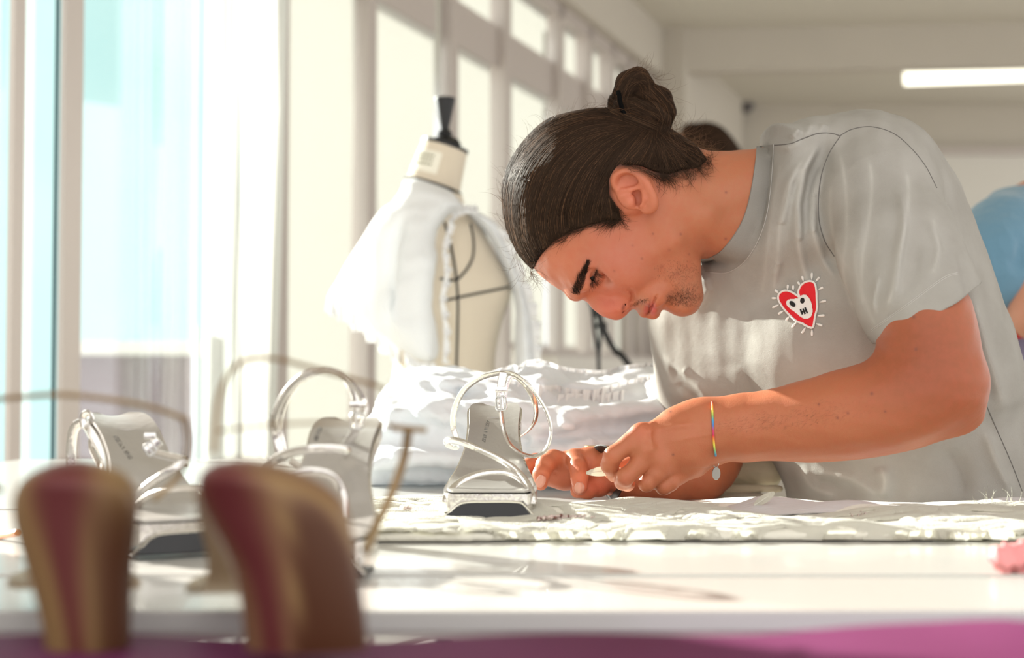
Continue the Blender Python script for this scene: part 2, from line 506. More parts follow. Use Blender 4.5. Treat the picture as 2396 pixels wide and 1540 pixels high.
M['far_wall'] = mat('mauve_brick', (.15, .10, .115), .8, var=(1.5, (.30, .25, .26), .8))
M['terrace'] = mat('terrace', (.62, .60, .58), .8)
M['blue_top'] = mat('blue_jersey', (.13, .27, .38), .8, sheen=.3, bump=[(50, .004, 3)])
M['violet_top'] = mat('violet_cloth', (.23, .21, .32), .8)
M['red_plastic'] = mat('red_plastic', (.70, .03, .03), .3)
g = bpy.data.materials.new('window_glass'); g.use_nodes = True; nt = g.node_tree
for n in list(nt.nodes):
    if n.type == 'BSDF_PRINCIPLED': nt.nodes.remove(n)
gt = nt.nodes.new('ShaderNodeBsdfTransparent'); gt.inputs[0].default_value = (.94, .98, .985, 1)
gg = nt.nodes.new('ShaderNodeBsdfGlossy'); gg.inputs['Roughness'].default_value = .01; gg.inputs[0].default_value = (1, 1, 1, 1)
lw = nt.nodes.new('ShaderNodeLayerWeight'); lw.inputs[0].default_value = .5
pw = nt.nodes.new('ShaderNodeMath'); pw.operation = 'POWER'; pw.inputs[1].default_value = 3.0
ma = nt.nodes.new('ShaderNodeMath'); ma.operation = 'MULTIPLY_ADD'; ma.inputs[1].default_value = .9; ma.inputs[2].default_value = .05
mx = nt.nodes.new('ShaderNodeMixShader'); nt.links.new(lw.outputs['Facing'], pw.inputs[0]); nt.links.new(pw.outputs[0], ma.inputs[0]); nt.links.new(ma.outputs[0], mx.inputs[0])
nt.links.new(gt.outputs[0], mx.inputs[1]); nt.links.new(gg.outputs[0], mx.inputs[2])
nt.links.new(mx.outputs[0], nt.nodes['Material Output'].inputs[0]); M['glass'] = g

def bands(name, cols, freq, axis_obj=False, rough=.5):
    """repeating colour bands along the length coordinate stored in attribute 'run'"""
    m = bpy.data.materials.new(name); m.use_nodes = True; nt = m.node_tree; N = nt.nodes; L = nt.links
    a = N.new('ShaderNodeAttribute'); a.attribute_name = 'run'
    mu = N.new('ShaderNodeMath'); mu.operation = 'MULTIPLY'; mu.inputs[1].default_value = freq
    fr = N.new('ShaderNodeMath'); fr.operation = 'FRACT'
    cr = N.new('ShaderNodeValToRGB'); cr.color_ramp.interpolation = 'LINEAR'
    while len(cr.color_ramp.elements) > 1: cr.color_ramp.elements.remove(cr.color_ramp.elements[0])
    for i, c in enumerate(cols):
        e = cr.color_ramp.elements[0] if i == 0 else cr.color_ramp.elements.new(i / len(cols))
        e.position = i / len(cols); e.color = (*c, 1)
    L.new(a.outputs['Fac'], mu.inputs[0]); L.new(mu.outputs[0], fr.inputs[0]); L.new(fr.outputs[0], cr.inputs[0])
    L.new(cr.outputs[0], N['Principled BSDF'].inputs['Base Color']); N['Principled BSDF'].inputs['Roughness'].default_value = rough
    return m
M['rainbow'] = bands('rainbow_thread', [(.75, .03, .05), (.85, .35, .05), (.75, .70, .10), (.25, .45, .12), (.05, .30, .55), (.08, .16, .45), (.55, .04, .12)], 3.0)
# ------------------------------------------------------------------ the room
WX0, WK = -1.87, 0.372          # the window wall runs along x = WX0 + WK * y
def W(y, out=0.0):
    """plan point on the window wall, 'out' metres to the outside"""
    n = (-1 / math.hypot(1, WK), WK / math.hypot(1, WK))
    return (WX0 + WK * y + n[0] * out, y + n[1] * out)
def Ywall(px_):
    a_ = (px_ - CX) / FPX
    return WX0 / (a_ - WK)
zc = CAMZ
CEIL = zc + 1.64
fl = MB().box((-6, -1.5, -.05), (4.0, 8.2, 0)).build('floor', M['floor'], smooth=False); tag(fl, kind='structure')
wb = MB().box((-.2, 7.95, 0), (4.0, 8.1, CEIL)).build('wall_back', M['wall'], smooth=False); tag(wb, kind='structure')
def plan(pts, z0, z1):
    n_ = len(pts); m_ = MB(); m_.add([(x_, y_, z0) for x_, y_ in pts] + [(x_, y_, z1) for x_, y_ in pts], [tuple(reversed(range(n_))), tuple(range(n_, 2 * n_))] + [(i, (i + 1) % n_, n_ + (i + 1) % n_, n_ + i) for i in range(n_)])
    return m_
ce = plan([W(.3), (4.0, .3), (4.0, 6.8), W(6.8)], CEIL, CEIL + .1)
ceo = ce.build('ceiling', M['ceil'], smooth=False); tag(ceo, kind='structure')
c2 = plan([W(6.6), (4.0, 6.6), (4.0, 8.1), W(8.1)], zc + 1.55, zc + 1.66).build('ceiling_far', M['ceil'], smooth=False); tag(c2, kind='structure')
bm1 = MB().slab((.55, 6.62), (4.0, 6.30), .10, zc + 1.44, CEIL).build('trim_1', M['wall'], smooth=False); tag(bm1, kind='structure')
# rail and pale panel on the back wall
rl = MB().box((2.2, 7.88, zc + 1.262), (4.0, 7.95, zc + 1.30)).build('trim_2', M['frame'], smooth=False); tag(rl, kind='structure')
bd = MB().box((1.2, 7.92, zc + .1), (4.0, 7.948, zc + 1.262)).build('whiteboard', M['board'], smooth=False)
tag(bd, 'wide pale board on the back wall under the grey rail', 'whiteboard')
# window wall: header above the glass, sill wall beyond the doors
YE = 6.62
h = MB(); h.slab(W(7.9), W(-1.0), .12, zc + 1.42, CEIL + .1); h.slab(W(7.9), W(YE), .22, 0, CEIL); h.slab(W(1.72), W(-1.0), .2, 0, zc + 1.42); h.slab(W(2.85), W(1.5), .05, zc + .82, zc + 1.45)  # last slab: unseen low drop over the doors, added to shade the shoulder
ho = h.build('wall_left', M['wall'], smooth=False); tag(ho, kind='structure')
sl_ = MB().slab(W(YE), W(5.0), .18, 0, zc + .085).build('wall_sill', M['board'], smooth=False); tag(sl_, kind='structure')
s2 = MB().slab(W(YE, -.04), W(4.95, -.04), .10, zc + .085, zc + .105).build('trim_3', M['frame'], smooth=False); tag(s2, kind='structure')
# mullions, transom and glass of the fixed windows behind the blinds
def window(n, y0, y1, z0, z1, mull, transom=True, fm='frame', fw=.05):
    e = empty('window_%d' % n, (*W((y0 + y1) / 2, .05), z0)); e['kind'] = 'structure'
    f = MB()
    for y in mull: f.slab(W(y + fw / 2, .02), W(y - fw / 2, .02), .09, z0, z1)
    f.slab(W(y1, .02), W(y0, .02), .09, z0, z0 + .05); f.slab(W(y1, .02), W(y0, .02), .09, z1 - .05, z1)
    if transom: f.slab(W(y1, .03), W(y0, .03), .07, zc + 1.055, zc + 1.20)
    f.build('window_frame', M[fm], e, smooth=False)
    g_ = MB(); g_.slab(W(y1 - .01, .06), W(y0 + .01, .06), .006, z0 + .03, z1 - .03)
    g_.build('window_pane', M['glass'], e, smooth=False)
    return e
ys = [Ywall(x_) for x_ in (600, 815, 1015, 1145, 1275, 1345, 1400, 1440, 1470, 1490)]
window(1, ys[0] - .02, YE, zc + .09 if False else .05, zc + 1.42, ys)
# left glass doors, seen without blinds
yd = [Ywall(x_) for x_ in (-260, 55, 142, 482)]
e = empty('door_1', (*W(Ywall(300), .05), 0)); e['kind'] = 'structure'
f = MB()
f.slab(W(Ywall(166), -.01), W(Ywall(124), -.01), .012, 0, zc + 1.42)
f.slab(W(Ywall(60), .02), W(Ywall(34), .02), .012, 0, zc + 1.42)
f.slab(W(Ywall(500), .0), W(Ywall(486), .0), .014, 0, zc + 1.42)
f.slab(W(Ywall(500), .02), W(Ywall(-600), .02), .03, zc + 1.36, zc + 1.42); f.slab(W(Ywall(500), .02), W(Ywall(-600), .02), .03, 0, .05)
f.build('door_frame', M['frame'], e, smooth=False)
MB().slab(W(Ywall(113), -.012), W(Ywall(108), -.012), .006, 0, zc + 1.42).build('rubber_seal', M['frame_dark'], e, smooth=False)
MB().slab(W(Ywall(482), -.002), W(Ywall(479), -.002), .004, 0, zc + 1.42).build('rubber_seal', M['frame_dark'], e, smooth=False)
MB().slab(W(Ywall(478), .03), W(Ywall(172), .03), .008, 0.05, zc + 1.42).build('glass_pane', M['glass'], e, smooth=False)
MB().slab(W(Ywall(50), .05), W(Ywall(-700), .05), .008, 0.05, zc + 1.42).build('glass_pane', M['glass'], e, smooth=False)
MB().slab(W(Ywall(106), .04), W(Ywall(78), .04), .008, 0.05, zc + 1.42).build('glass_pane', M['glass'], e, smooth=False)
MB().slab(W(Ywall(440), -.02), W(Ywall(430), -.02), .012, 0, zc + .12).build('pull_bar', M['chrome'], e, smooth=False)

# roller blinds hang just inside the glass
def blind(x0, x1, zb, lab, n, tilt=0.0, ztop=1.50):
    ya, yb = Ywall(x0), Ywall(x1); a_ = W(ya, -.03); b_ = W(yb, -.03)
    e = empty('roller_blind', (a_[0], a_[1], zb), lab, 'blind', 'cream roller blinds along the window wall')
    def fn(u, v_):
        x = a_[0] + (b_[0] - a_[0]) * u; y = a_[1] + (b_[1] - a_[1]) * u
        k = .004 * math.sin(u * 9 + n) * (1 - v_) + tilt * (1 - v_) * (1 - abs(u - 1) * 0) * -1
        return (x + k * WK * 0 + tilt * (v_ - 1) * .35, y + k + tilt * (v_ - 1), zb + (zc + ztop - zb) * v_)
    MB().grid(fn, 8, 6, .0012).build('blind_fabric', M['blind'], e)
    MB().tube([fn(0, 0), fn(.5, 0), fn(1, 0)], .012, 8).build('bottom_bar', M['frame'], e)
    return e, fn
blind(598, 812, .12, 'wide cream roller blind beside the white curtain, nearest of the row', 0, .06)
blind(842, 1004, .12, 'cream roller blind behind the dress form, crossed by a broad grey shadow', 1, .05)
blind(1034, 1126, zc + .12, 'cream roller blind just right of the first steel column, above the dress form shoulder', 2)
blind(1160, 1262, zc + .12, 'cream roller blind behind the man\'s forehead left of the second steel column', 3)
blind(1292, 1330, zc + .12, 'narrow cream roller blind just right of the second steel column', 4)
blind(1345, 1385, zc + .12, 'narrow cream roller blind left of the hair bun, partly in shade', 5)
blind(1395, 1490, zc + .12, 'farthest cream roller blind, seen between nose and t-shirt', 6)
# bead chains of the first blind
for k, x_ in enumerate((540, 582)):
    y_ = Ywall(x_); a_ = W(y_, -.06); mb_ = MB()
    n_ = 150
    for i in range(n_):
        z_ = .45 + i * .0125
        mb_.ball((a_[0], a_[1], z_), .0028, 6, 4)
    o_ = mb_.build('bead_chain', M['frame'])
    tag(o_, ['white bead chain hanging in front of the curtain edge', 'white bead chain beside the edge of the nearest cream blind'][k], 'chain')
# curtain: white cloth gathered at the left of the blinds
def cur(x0, x1, lab, sway, ph):
    def fn(u, v_):
        xt = x0 + (x1 - x0) * u
        px_ = xt + sway * u * (1 - v_) ** 1.6 * .9
        y_ = Ywall(px_); w_ = W(y_, -.09 + .02 * math.sin(u * 19 + ph + v_))
        return (w_[0], w_[1], .06 + (zc + 1.42 - .06) * v_)
    o_ = MB().grid(fn, 60, 10, .001).build('curtain', M['curtain'])
    return tag(o_, lab, 'curtain')
cur(410, 462, 'narrow white curtain gathered against the glass door frame', 30, 1.0)
cur(498, 590, 'white curtain hanging between the door frame and the nearest blind', -70, .3)
# polished columns inside the window wall
def column(px_, r, z0, z1, lab):
    y_ = Ywall(px_); a_ = W(y_, -.22)
    # keep it on the same sight line
    k = a_[1]; x_ = (px_ - CX) / FPX * k
    e = empty('steel_column', (x_, k, 0), lab, 'column', 'polished steel columns by the blinds')
    MB().lathe([(r, z0), (r, z1)], (x_, k, 0), 24).build('tube', M['chrome'], e)
    MB().lathe([(r * 2, 0), (r * 2, .012), (r, .02)], (x_, k, 0), 24).build('base_plate', M['frame'], e)
    MB().lathe([(r * 1.15, z1 - .36), (r * 1.3, z1 - .33), (r * 1.15, z1 - .30)], (x_, k, 0), 24).build('collar', M['steel'], e)
    return e
column(1017, .018, 0, CEIL, 'polished steel column rising behind the black finial of the dress form')
column(1272, .014, 0, zc + 1.30, 'polished steel column between the blinds above the man\'s head')
# lamp on the ceiling
pa = P(2118, 170, 6.75); pb = P(2560, 156, 6.6)
e = empty('ceiling_light', (1.9, 6.75, pa.z), 'long lit fluorescent batten on the ceiling at the upper right', 'ceiling light')
MB().slab((pa.x, 6.75), (pb.x, 6.6), .10, pa.z - .045, pa.z + .050).build('diffuser', M['lamp'], e, smooth=False, bevel=.01)
MB().slab((pa.x - .02, 6.77), (pb.x + .02, 6.62), .06, pa.z + .052, zc + 1.548).build('housing', M['board'], e, smooth=False)
# camera dome on the back wall
M['dome'] = mat('smoked_dome', (.12, .11, .11), .4)
p_ = P(1746, 246, 7.9)
e = empty('security_camera', p_, 'small dark camera dome high on the back wall', 'camera')
MB().ball(p_, .045, 16, 10, (1, .8, 1)).build('dome', M['dome'], e)
MB().lathe([(.06, 0), (.06, .02), (0, .02)], (p_.x, p_.y - .01, p_.z + .04), 20).build('mount', M['board'], e)

# outside: terrace, parapet, facade opposite
tr = MB().slab(W(9, .3), W(-3, .3), 9, -.12, -.04).build('terrace_ground', M['terrace'], smooth=False); tag(tr, kind='structure')
def outbox(px0, px1, Y, z0, z1, name, m, lab, cat, depth=.4):
    a_ = P(px0, 800, Y); b_ = P(px1, 800, Y)
    o_ = MB().box((a_.x, Y, z0), (b_.x, Y + depth, z1)).build(name, m, smooth=False); return tag(o_, lab, cat)
fa_ = MB().box((-9.5, 13.5, -.05), (-2.6, 15, 5.2)).build('facade', M['facade'], smooth=False); tag(fa_, 'tall pale cyan building front beyond the terrace', 'building')
outbox(150, 440, 9.0, -.04, zc + .16, 'terrace_wall', M['far_wall'], 'mauve brick terrace wall seen low through the glass door', 'wall')
outbox(140, 445, 8.8, zc + .16, zc + .24, 'coping', M['board'], 'pale stone coping on the mauve terrace wall', 'coping', .7)
outbox(170, 450, 6.0, -.04, zc - .42, 'planter', M['board'], 'low pale planter on the terrace outside the glass door', 'planter', .4)
# ------------------------------------------------------------------ the man at the table
HY = 1.50
FAST = os.environ.get('SC_FAST')
HH = 0.0016 if FAST else 0.0011
head_out = [(1245, 622), (1262, 642), (1285, 661), (1310, 677), (1335, 690), (1350, 692), (1362, 687), (1374, 688), (1400, 694), (1430, 704), (1455, 714), (1475, 722),
            (1486, 724), (1498, 730), (1508, 735), (1515, 733), (1520, 733), (1530, 739), (1537, 736), (1543, 729), (1556, 723), (1575, 725), (1592, 730), (1610, 726), (1623, 713),
            (1630, 692), (1630, 655), (1632, 622), (1645, 606), (1668, 604), (1700, 606), (1800, 625), (1900, 660), (1990, 640), (2010, 520), (1990, 420), (1900, 360), (1800, 342), (1760, 346), (1705, 352),
            (1655, 352), (1630, 343), (1600, 325), (1560, 300), (1510, 275), (1450, 264), (1393, 262), (1330, 272), (1275, 292), (1222, 345), (1188, 405), (1180, 452), (1187, 520), (1206, 570), (1226, 602)]
head_ctrl = [(1330, 430, .077, .085), (1230, 430, .070, .080), (1205, 520, .064, .062), (1400, 330, .070, .075), (1500, 330, .062, .062), (1560, 370, .058, .06), (1450, 450, .0745, .085),
             (1260, 560, .064, .056), (1300, 600, .061, .050), (1340, 645, .054, .040), (1400, 580, .069, .060), (1398, 650, .050, .036), (1440, 650, .055, .040), (1480, 600, .066, .055),
             (1470, 690, .044, .036), (1505, 722, .026, .022), (1500, 690, .040, .034), (1545, 690, .040, .034), (1600, 712, .028, .026), (1622, 655, .042, .032), (1580, 630, .054, .045),
             (1540, 560, .066, .055), (1600, 540, .060, .05), (1560, 460, .064, .06), (1650, 450, .058, .06), (1720, 450, .056, .060), (1720, 550, .053, .055), (1770, 480, .050, .055), (1830, 470, .044, .06), (1950, 480, .045, .07), (1645, 365, .05, .05)]
HEAD = Relief(head_out, HY, head_ctrl, 34, h=.0012, y0ctrl=[(1300, 500, HY), (1500, 500, HY), (1600, 500, HY), (1750, 480, HY + .01), (1950, 480, HY + .03)])
hb = Pn([1165, 1850], [760, 235], HY)
hv = Vol((hb[0][0], HY - .105, hb[0][2]), (hb[1][0], HY + .125, hb[1][2]), HH)
hv.d[:] = HEAD.field(hv)
def nr(px, py, off=0.0): return HEAD.near(px, py, off)
def mir(p): return Vector((p[0], 2 * HY - p[1], p[2]))
def two(fn):
    """do the same on both sides of the face"""
    for s in (0, 1): fn((lambda p: p) if s == 0 else mir)
mid = lambda px, py: P(px, py, HY)
# cheek bone, brow ridge, jaw edge, neck muscle
def feats(m):
    hv.ell(m(nr(1432, 612, -.010)), (.020, .013, .015), .018)
    hv.ell(m(nr(1472, 640, -.009)), (.016, .012, .014), .02)
    hv.chain([m(nr(1352, 682, -.007)), m(nr(1356, 655, -.0055)), m(nr(1372, 622, -.006))], [.008, .008, .007], .012, .004)
    hv.chain([m(nr(1535, 505, -.006)), m(nr(1570, 560, -.006)), m(nr(1612, 622, -.007)), m(nr(1620, 690, -.010))], [.008, .009, .009, .009], .016, .006)
    hv.chain([m(nr(1560, 470, -.010)), m(nr(1640, 510, -.011)), m(nr(1730, 575, -.012))], [.011, .012, .012], .02, .006)
    # socket and lids
    hv.ell(m(nr(1392, 652, .004)), (.0125, .008, .014), .010, 's')
    hv.ell(m(nr(1371, 650, -.004)), (.010, .0085, .014), .006)
    hv.chain([m(nr(1394, 622, -.003)), m(nr(1377, 640, -.004)), m(nr(1374, 664, -.006))], [.0030, .0040, .0032], .005, .003)
    hv.chain([m(nr(1403, 628, -.002)), m(nr(1402, 647, -.003)), m(nr(1390, 668, -.005))], [.0028, .0036, .0028], .006, .003)
two(feats)
# the eye slit
def slit(m):
    hv.chain([m(nr(1398, 627, .002)), m(nr(1389, 646, .0025)), m(nr(1382, 664, .002))], [.0010, .0021, .0012], .0012, op='s')
two(slit)
# nose
hv.chain([mid(1378, 682), mid(1402, 700), mid(1424, 716), mid(1440, 725)], [.0095, .0105, .0105, .0088], .010, .004)
hv.ell(mid(1443, 723), (.0106, .0125, .0106), .006)
hv.ell(mid(1432, 712), (.016, .013, .010), .010)
def nose(m):
    c = P(1458, 698, HY - .0165)
    hv.ell(m(c), (.0092, .0065, .0125), .006)
    hv.chain([m(P(1440, 716, HY - .010)), m(P(1462, 712, HY - .013))], [.0075, .0055], .005)
    hv.disp([nr(1436, 640), nr(1462, 672)], -.0012, .007) if m(Vector((0, 0, 0)))[1] == 0 else None
    # lips
    hv.chain([mid(1507, 729), m(P(1511, 716, HY - .014)), m(P(1519, 703, HY - .0225))], [.0052, .0048, .0022], .005, .003)
    hv.chain([mid(1529, 732), m(P(1528, 718, HY - .014)), m(P(1524, 704, HY - .0225))], [.0058, .0050, .0022], .005, .003)
    hv.ell(m(P(1532, 694, HY - .032)), (.012, .008, .010), .012)
two(nose)
hv.disp([mid(1513, 737), mid(1517, 731), mid(1519, 722), mid(1522, 710), mid(1526, 701), mid(1529, 697)], -.0030, .0011, yw=0, ends=.5)
hv.disp([mid(1454, 684), mid(1466, 684), mid(1474, 692), mid(1475, 703), mid(1469, 713)], -.0020, .0018, yw=0, ends=.3)
hv.disp([mid(1384, 640), mid(1377, 652), mid(1374, 664)], -.0010, .0012, yw=0)
def nostril(m):
    hv.chain([m(P(1457, 728, HY - .0115)), m(P(1460, 719, HY - .0165)), m(P(1463, 712, HY - .0205))], [.0024, .0024, .0012], .001, op='s')
two(nostril)
hv.ell(mid(1597, 712), (.013, .018, .010), .014)
# collar bones end inside the shirt; light skin unevenness
hv.noise(.0003, .03, 3)
# ear
def ear(m):
    E_ = lambda px, py, o: m(P(px, py, HY - .0775 - o))
    hv.ell(E_(1478, 446, -.004), (.021, .011, .023), .008)
    hel = [(1455, 455, -.002), (1441, 436, .005), (1439, 417, .010), (1455, 406, .013), (1480, 406, .015), (1503, 419, .017), (1519, 441, .017), (1528, 465, .014), (1526, 484, .010), (1512, 490, .005)]
    hc = catmull([E_(*h_) for h_ in hel], 4)
    hv.chain(hc, list(np.interp(np.linspace(0, 1, len(hc)), [0, .15, .4, .7, .85, 1], [.0028, .0036, .0038, .0037, .0052, .0042])), .003, .002)
    hv.ell(E_(1482, 446, .006), (.017, .0055, .019), .004)
    hv.ell(E_(1515, 478, .006), (.0085, .0055, .0085), .005)
    hv.ell(E_(1466, 430, .015), (.0105, .0072, .0105), .004, 's')
    hv.ell(E_(1491, 463, .014), (.0095, .0105, .0100), .004, 's')
    hv.chain([E_(1500, 431, .014), E_(1508, 447, .014), E_(1509, 464, .013), E_(1500, 478, .011)], [.0025, .0032, .0034, .0028], .004, .002)
    hv.chain([E_(1456, 446, .008), E_(1474, 444, .010), E_(1500, 436, .013)], [.0022, .0024, .0022], .003, .002)
    hv.ell(E_(1474, 470, .008), (.0058, .0050, .0062), .004)
    hv.chain([E_(1493, 468, .012), E_(1497, 474, .010)], [.0036, .0030], .002, op='s')
two(ear)
head_me = hv.mesh('head')
del hv.d

# arms and hands -----------------------------------------------------------------
def C(px, py, Y): return P(px, py, Y)
def rr(px, Y): return px / FPX * Y
def limb(v, L_, k=0, kin=.004):
    """L_: (px, py, Y, radius in photo pixels)"""
    v.chain([C(a, b, c) for a, b, c, r in L_], [rr(r, c) for a, b, c, r in L_], k, kin)
lo = P(1385, 1190, 1.30); hi = P(2320, 560, 1.30)
av = Vol((lo.x - .01, 1.22, lo.z - .01), (hi.x + .03, 1.50, hi.z + .02), HH * 1.05)
fore = [(1660, 1006, 1.385, 60), (1700, 1003, 1.38, 62), (1760, 1000, 1.375, 67), (1850, 991, 1.365, 76), (1930, 981, 1.355, 86), (2000, 967, 1.345, 94), (2080, 950, 1.335, 99), (2150, 925, 1.33, 101), (2200, 905, 1.325, 92)]
limb(av, fore, 0, .02)
limb(av, [(2222, 925, 1.325, 68), (2252, 968, 1.33, 34)], .03)
limb(av, [(2205, 900, 1.325, 84), (2182, 860, 1.33, 96), (2172, 800, 1.335, 100), (2160, 740, 1.34, 98), (2125, 640, 1.36, 95), (2095, 540, 1.39, 92)], .02, .02)
av.disp([C(2075, 842, 1.30), C(2110, 836, 1.285)], -.003, .004)
# left hand: palm block
limb(av, [(1655, 1006, 1.385, 58), (1625, 1008, 1.388, 60)], .01)
Q = lambda *a: limb(av, *a)
Q([(1640, 990, 1.385, 42), (1580, 1002, 1.380, 36), (1505, 1022, 1.372, 25)], .022)
Q([(1640, 1012, 1.383, 46), (1580, 1030, 1.376, 40), (1520, 1058, 1.368, 26)], .022)
Q([(1640, 1030, 1.385, 44), (1600, 1062, 1.378, 38), (1552, 1092, 1.372, 24)], .022)
Q([(1640, 1040, 1.39, 40), (1615, 1082, 1.386, 32), (1582, 1112, 1.382, 22)], .02)
# fingers
av.comb_hold = None
def finger(v, L_, k=.004): v.chain([C(a, b, c) for a, b, c, r in L_], [rr(r, c) for a, b, c, r in L_], k, .0035)
finger(av, [(1512, 1018, 1.370, 25), (1470, 1040, 1.362, 22.5), (1434, 1068, 1.358, 21), (1427, 1090, 1.364, 20), (1437, 1112, 1.374, 17)], .006)
finger(av, [(1522, 1062, 1.366, 24), (1492, 1088, 1.356, 20.5), (1463, 1116, 1.352, 19.5), (1458, 1128, 1.362, 18), (1468, 1134, 1.376, 16)], .005)
finger(av, [(1556, 1094, 1.370, 23), (1530, 1116, 1.362, 19.5), (1513, 1132, 1.360, 18), (1514, 1134, 1.376, 17)], .004)
finger(av, [(1590, 1112, 1.378, 21), (1568, 1130, 1.370, 18), (1552, 1140, 1.368, 17), (1556, 1138, 1.382, 16)], .004)
finger(av, [(1560, 1040, 1.41, 26), (1500, 1075, 1.425, 22), (1450, 1098, 1.415, 17), (1428, 1108, 1.402, 14)], .006)
# knuckles, tendons, veins
for x, y, c, r in [(1498, 1011, 1.352, 15), (1510, 1053, 1.346, 14), (1545, 1088, 1.352, 12)]:
    av.ell(C(x, y, c + .0085), (rr(r, c) * 1.1,) * 3, .014)
for pts, A, w in [([(1500, 1012, 1.35), (1560, 1000, 1.352), (1630, 990, 1.355)], .0010, .0035), ([(1512, 1054, 1.345), (1570, 1035, 1.345), (1640, 1015, 1.35)], .0009, .0035),
                  ([(1520, 1000, 1.35), (1545, 1030, 1.345), (1590, 1034, 1.343), (1650, 1020, 1.348), (1720, 1012, 1.34)], .0011, .0018), ([(1535, 975, 1.37), (1520, 1005, 1.355), (1530, 1045, 1.345)], .0008, .002),
                  ([(1418, 1066, 1.342), (1432, 1058, 1.338)], -.0006, .0012), ([(1447, 1120, 1.335), (1460, 1108, 1.334)], -.0006, .0012)]:
    av.disp([C(*p) for p in catmull(pts, 4)], A * 1.8, w, ends=0)
av.noise(.0004, .045, 5)
arm_me = av.mesh('near_arm'); del av.d
# right arm and hand, farther away
lo = P(1195, 1190, 1.5); hi = P(1760, 900, 1.6)
bv = Vol((lo.x - .01, 1.40, lo.z - .01), (hi.x + .02, 1.70, hi.z + .14), HH * 1.05)
B = lambda L_, k=.008, kin=.006: bv.chain([C(a, b, c) for a, b, c, r in L_], [rr(r, c) for a, b, c, r in L_], k, kin)
B([(1425, 1103, 1.51, 47), (1480, 1112, 1.52, 50), (1560, 1118, 1.54, 56), (1630, 1112, 1.56, 60), (1665, 1090, 1.58, 52)], 0, .02)
B([(1665, 1088, 1.58, 54), (1680, 1040, 1.60, 60), (1690, 960, 1.63, 60), (1690, 860, 1.66, 64)], .02, .02)
B([(1420, 1090, 1.51, 38), (1385, 1082, 1.50, 34), (1345, 1078, 1.50, 27)], .012)
B([(1425, 1112, 1.51, 38), (1380, 1108, 1.51, 40), (1320, 1110, 1.515, 34), (1270, 1108, 1.52, 28)], .012)
B([(1345, 1074, 1.495, 24), (1352, 1094, 1.475, 21), (1356, 1118, 1.462, 20), (1357, 1140, 1.460, 18)], .004, .003)
B([(1330, 1082, 1.505, 24), (1295, 1076, 1.495, 22), (1276, 1088, 1.482, 21), (1267, 1110, 1.472, 20), (1265, 1132, 1.470, 17)], .004, .003)
B([(1300, 1090, 1.52, 23), (1255, 1082, 1.515, 21), (1236, 1094, 1.503, 20), (1224, 1114, 1.492, 19), (1218, 1134, 1.488, 15)], .004, .003)
B([(1280, 1112, 1.53, 21), (1240, 1114, 1.53, 18), (1218, 1128, 1.525, 17), (1212, 1142, 1.515, 14)], .004, .003)
B([(1420, 1120, 1.50, 30), (1400, 1136, 1.488, 26), (1375, 1146, 1.478, 20), (1350, 1150, 1.474, 16)], .005, .004)
for pts, A, w in [([(1345, 1078, 1.47), (1362, 1078, 1.47)], -.0006, .0015), ([(1345, 1122, 1.44), (1368, 1122, 1.44)], -.0008, .0012), ([(1256, 1104, 1.45), (1282, 1108, 1.45)], -.0007, .0012),
                  ([(1300, 1100, 1.475), (1330, 1095, 1.475), (1345, 1130, 1.475)], -.0010, .003)]:
    bv.disp([C(*p) for p in pts], A, w)
bv.noise(.0004, .04, 6)
arm2_me = bv.mesh('far_arm'); del bv.d
# torso, hips and legs beneath the clothes
tv = Vol((-.02, 1.36, CAMZ - .55), (.74, 1.86, CAMZ + .2), .005)
X3 = lambda x, y, z: (x, y, CAMZ + z)
tv.chain([X3(.29, 1.57, .09), X3(.35, 1.58, .03), X3(.42, 1.585, -.10), X3(.47, 1.60, -.28), X3(.49, 1.61, -.42)], [.06, .085, .09, .09, .11], 0, .05)
tv.chain([X3(.34, 1.58, .08), X3(.37, 1.49, .10)], [.06, .05], .04)
tv.chain([X3(.34, 1.58, .06), X3(.28, 1.64, .02), X3(.235, 1.66, -.03)], [.06, .05, .03], .04)
tor_me = tv.mesh('torso')

def join_meshes(name, mes):
    V = []; F = []; o = 0
    for me in mes:
        n = len(me.vertices); v = np.empty(n * 3, np.float32); me.vertices.foreach_get('co', v)
        k = len(me.polygons); f = np.empty(k * 4, np.int32); me.loops.foreach_get('vertex_index', f)
        V.append(v.reshape(-1, 3)); F.append(f.reshape(-1, 4) + o); o += n
    return mesh_vf(name, np.concatenate(V), np.concatenate(F))

person = empty('person', (.42, 1.60, 0), 'man with a dark hair bun and grey t-shirt bending over the white table', 'person')
body_me = join_meshes('body', [head_me, arm_me, arm2_me, tor_me])
v = np.empty(len(body_me.vertices) * 3, np.float32); body_me.vertices.foreach_get('co', v); v = v.reshape(-1, 3)
px, py = proj(v); near = v[:, 1] < HY
base = np.array([.44, .148, .070]); colr = np.tile(base, (len(v), 1))
def paint(x, y, rx, ry, c, a, hard=1.0, rot=0.0, cond=None, p=2):
    dx, dy = px - x, py - y
    co, sn = math.cos(math.radians(rot)), math.sin(math.radians(rot))
    u = (dx * co + dy * sn) / rx; w_ = (-dx * sn + dy * co) / ry
    w = a * np.exp(-(u * u + w_ * w_) ** (p / 2))
    if cond is not None: w = w * cond
    colr[:] = colr * (1 - w[:, None]) + np.array(c) * w[:, None]
ish = (v[:, 0] < P(1850, 400, HY).x) & (v[:, 2] > P(1500, 800, HY).z) & (v[:, 1] > 1.38)
hd = ish.astype(float)
paint(1440, 610, 110, 90, (.47, .155, .100), .8, cond=hd)
paint(1430, 715, 45, 40, (.58, .16, .115), .7, cond=hd)
paint(1480, 450, 60, 60, (.62, .19, .115), .7, cond=hd)
paint(1300, 620, 60, 40, (.56, .18, .10), .5, cond=hd)
paint(1700, 470, 120, 120, (.40, .155, .075), .8, cond=hd)
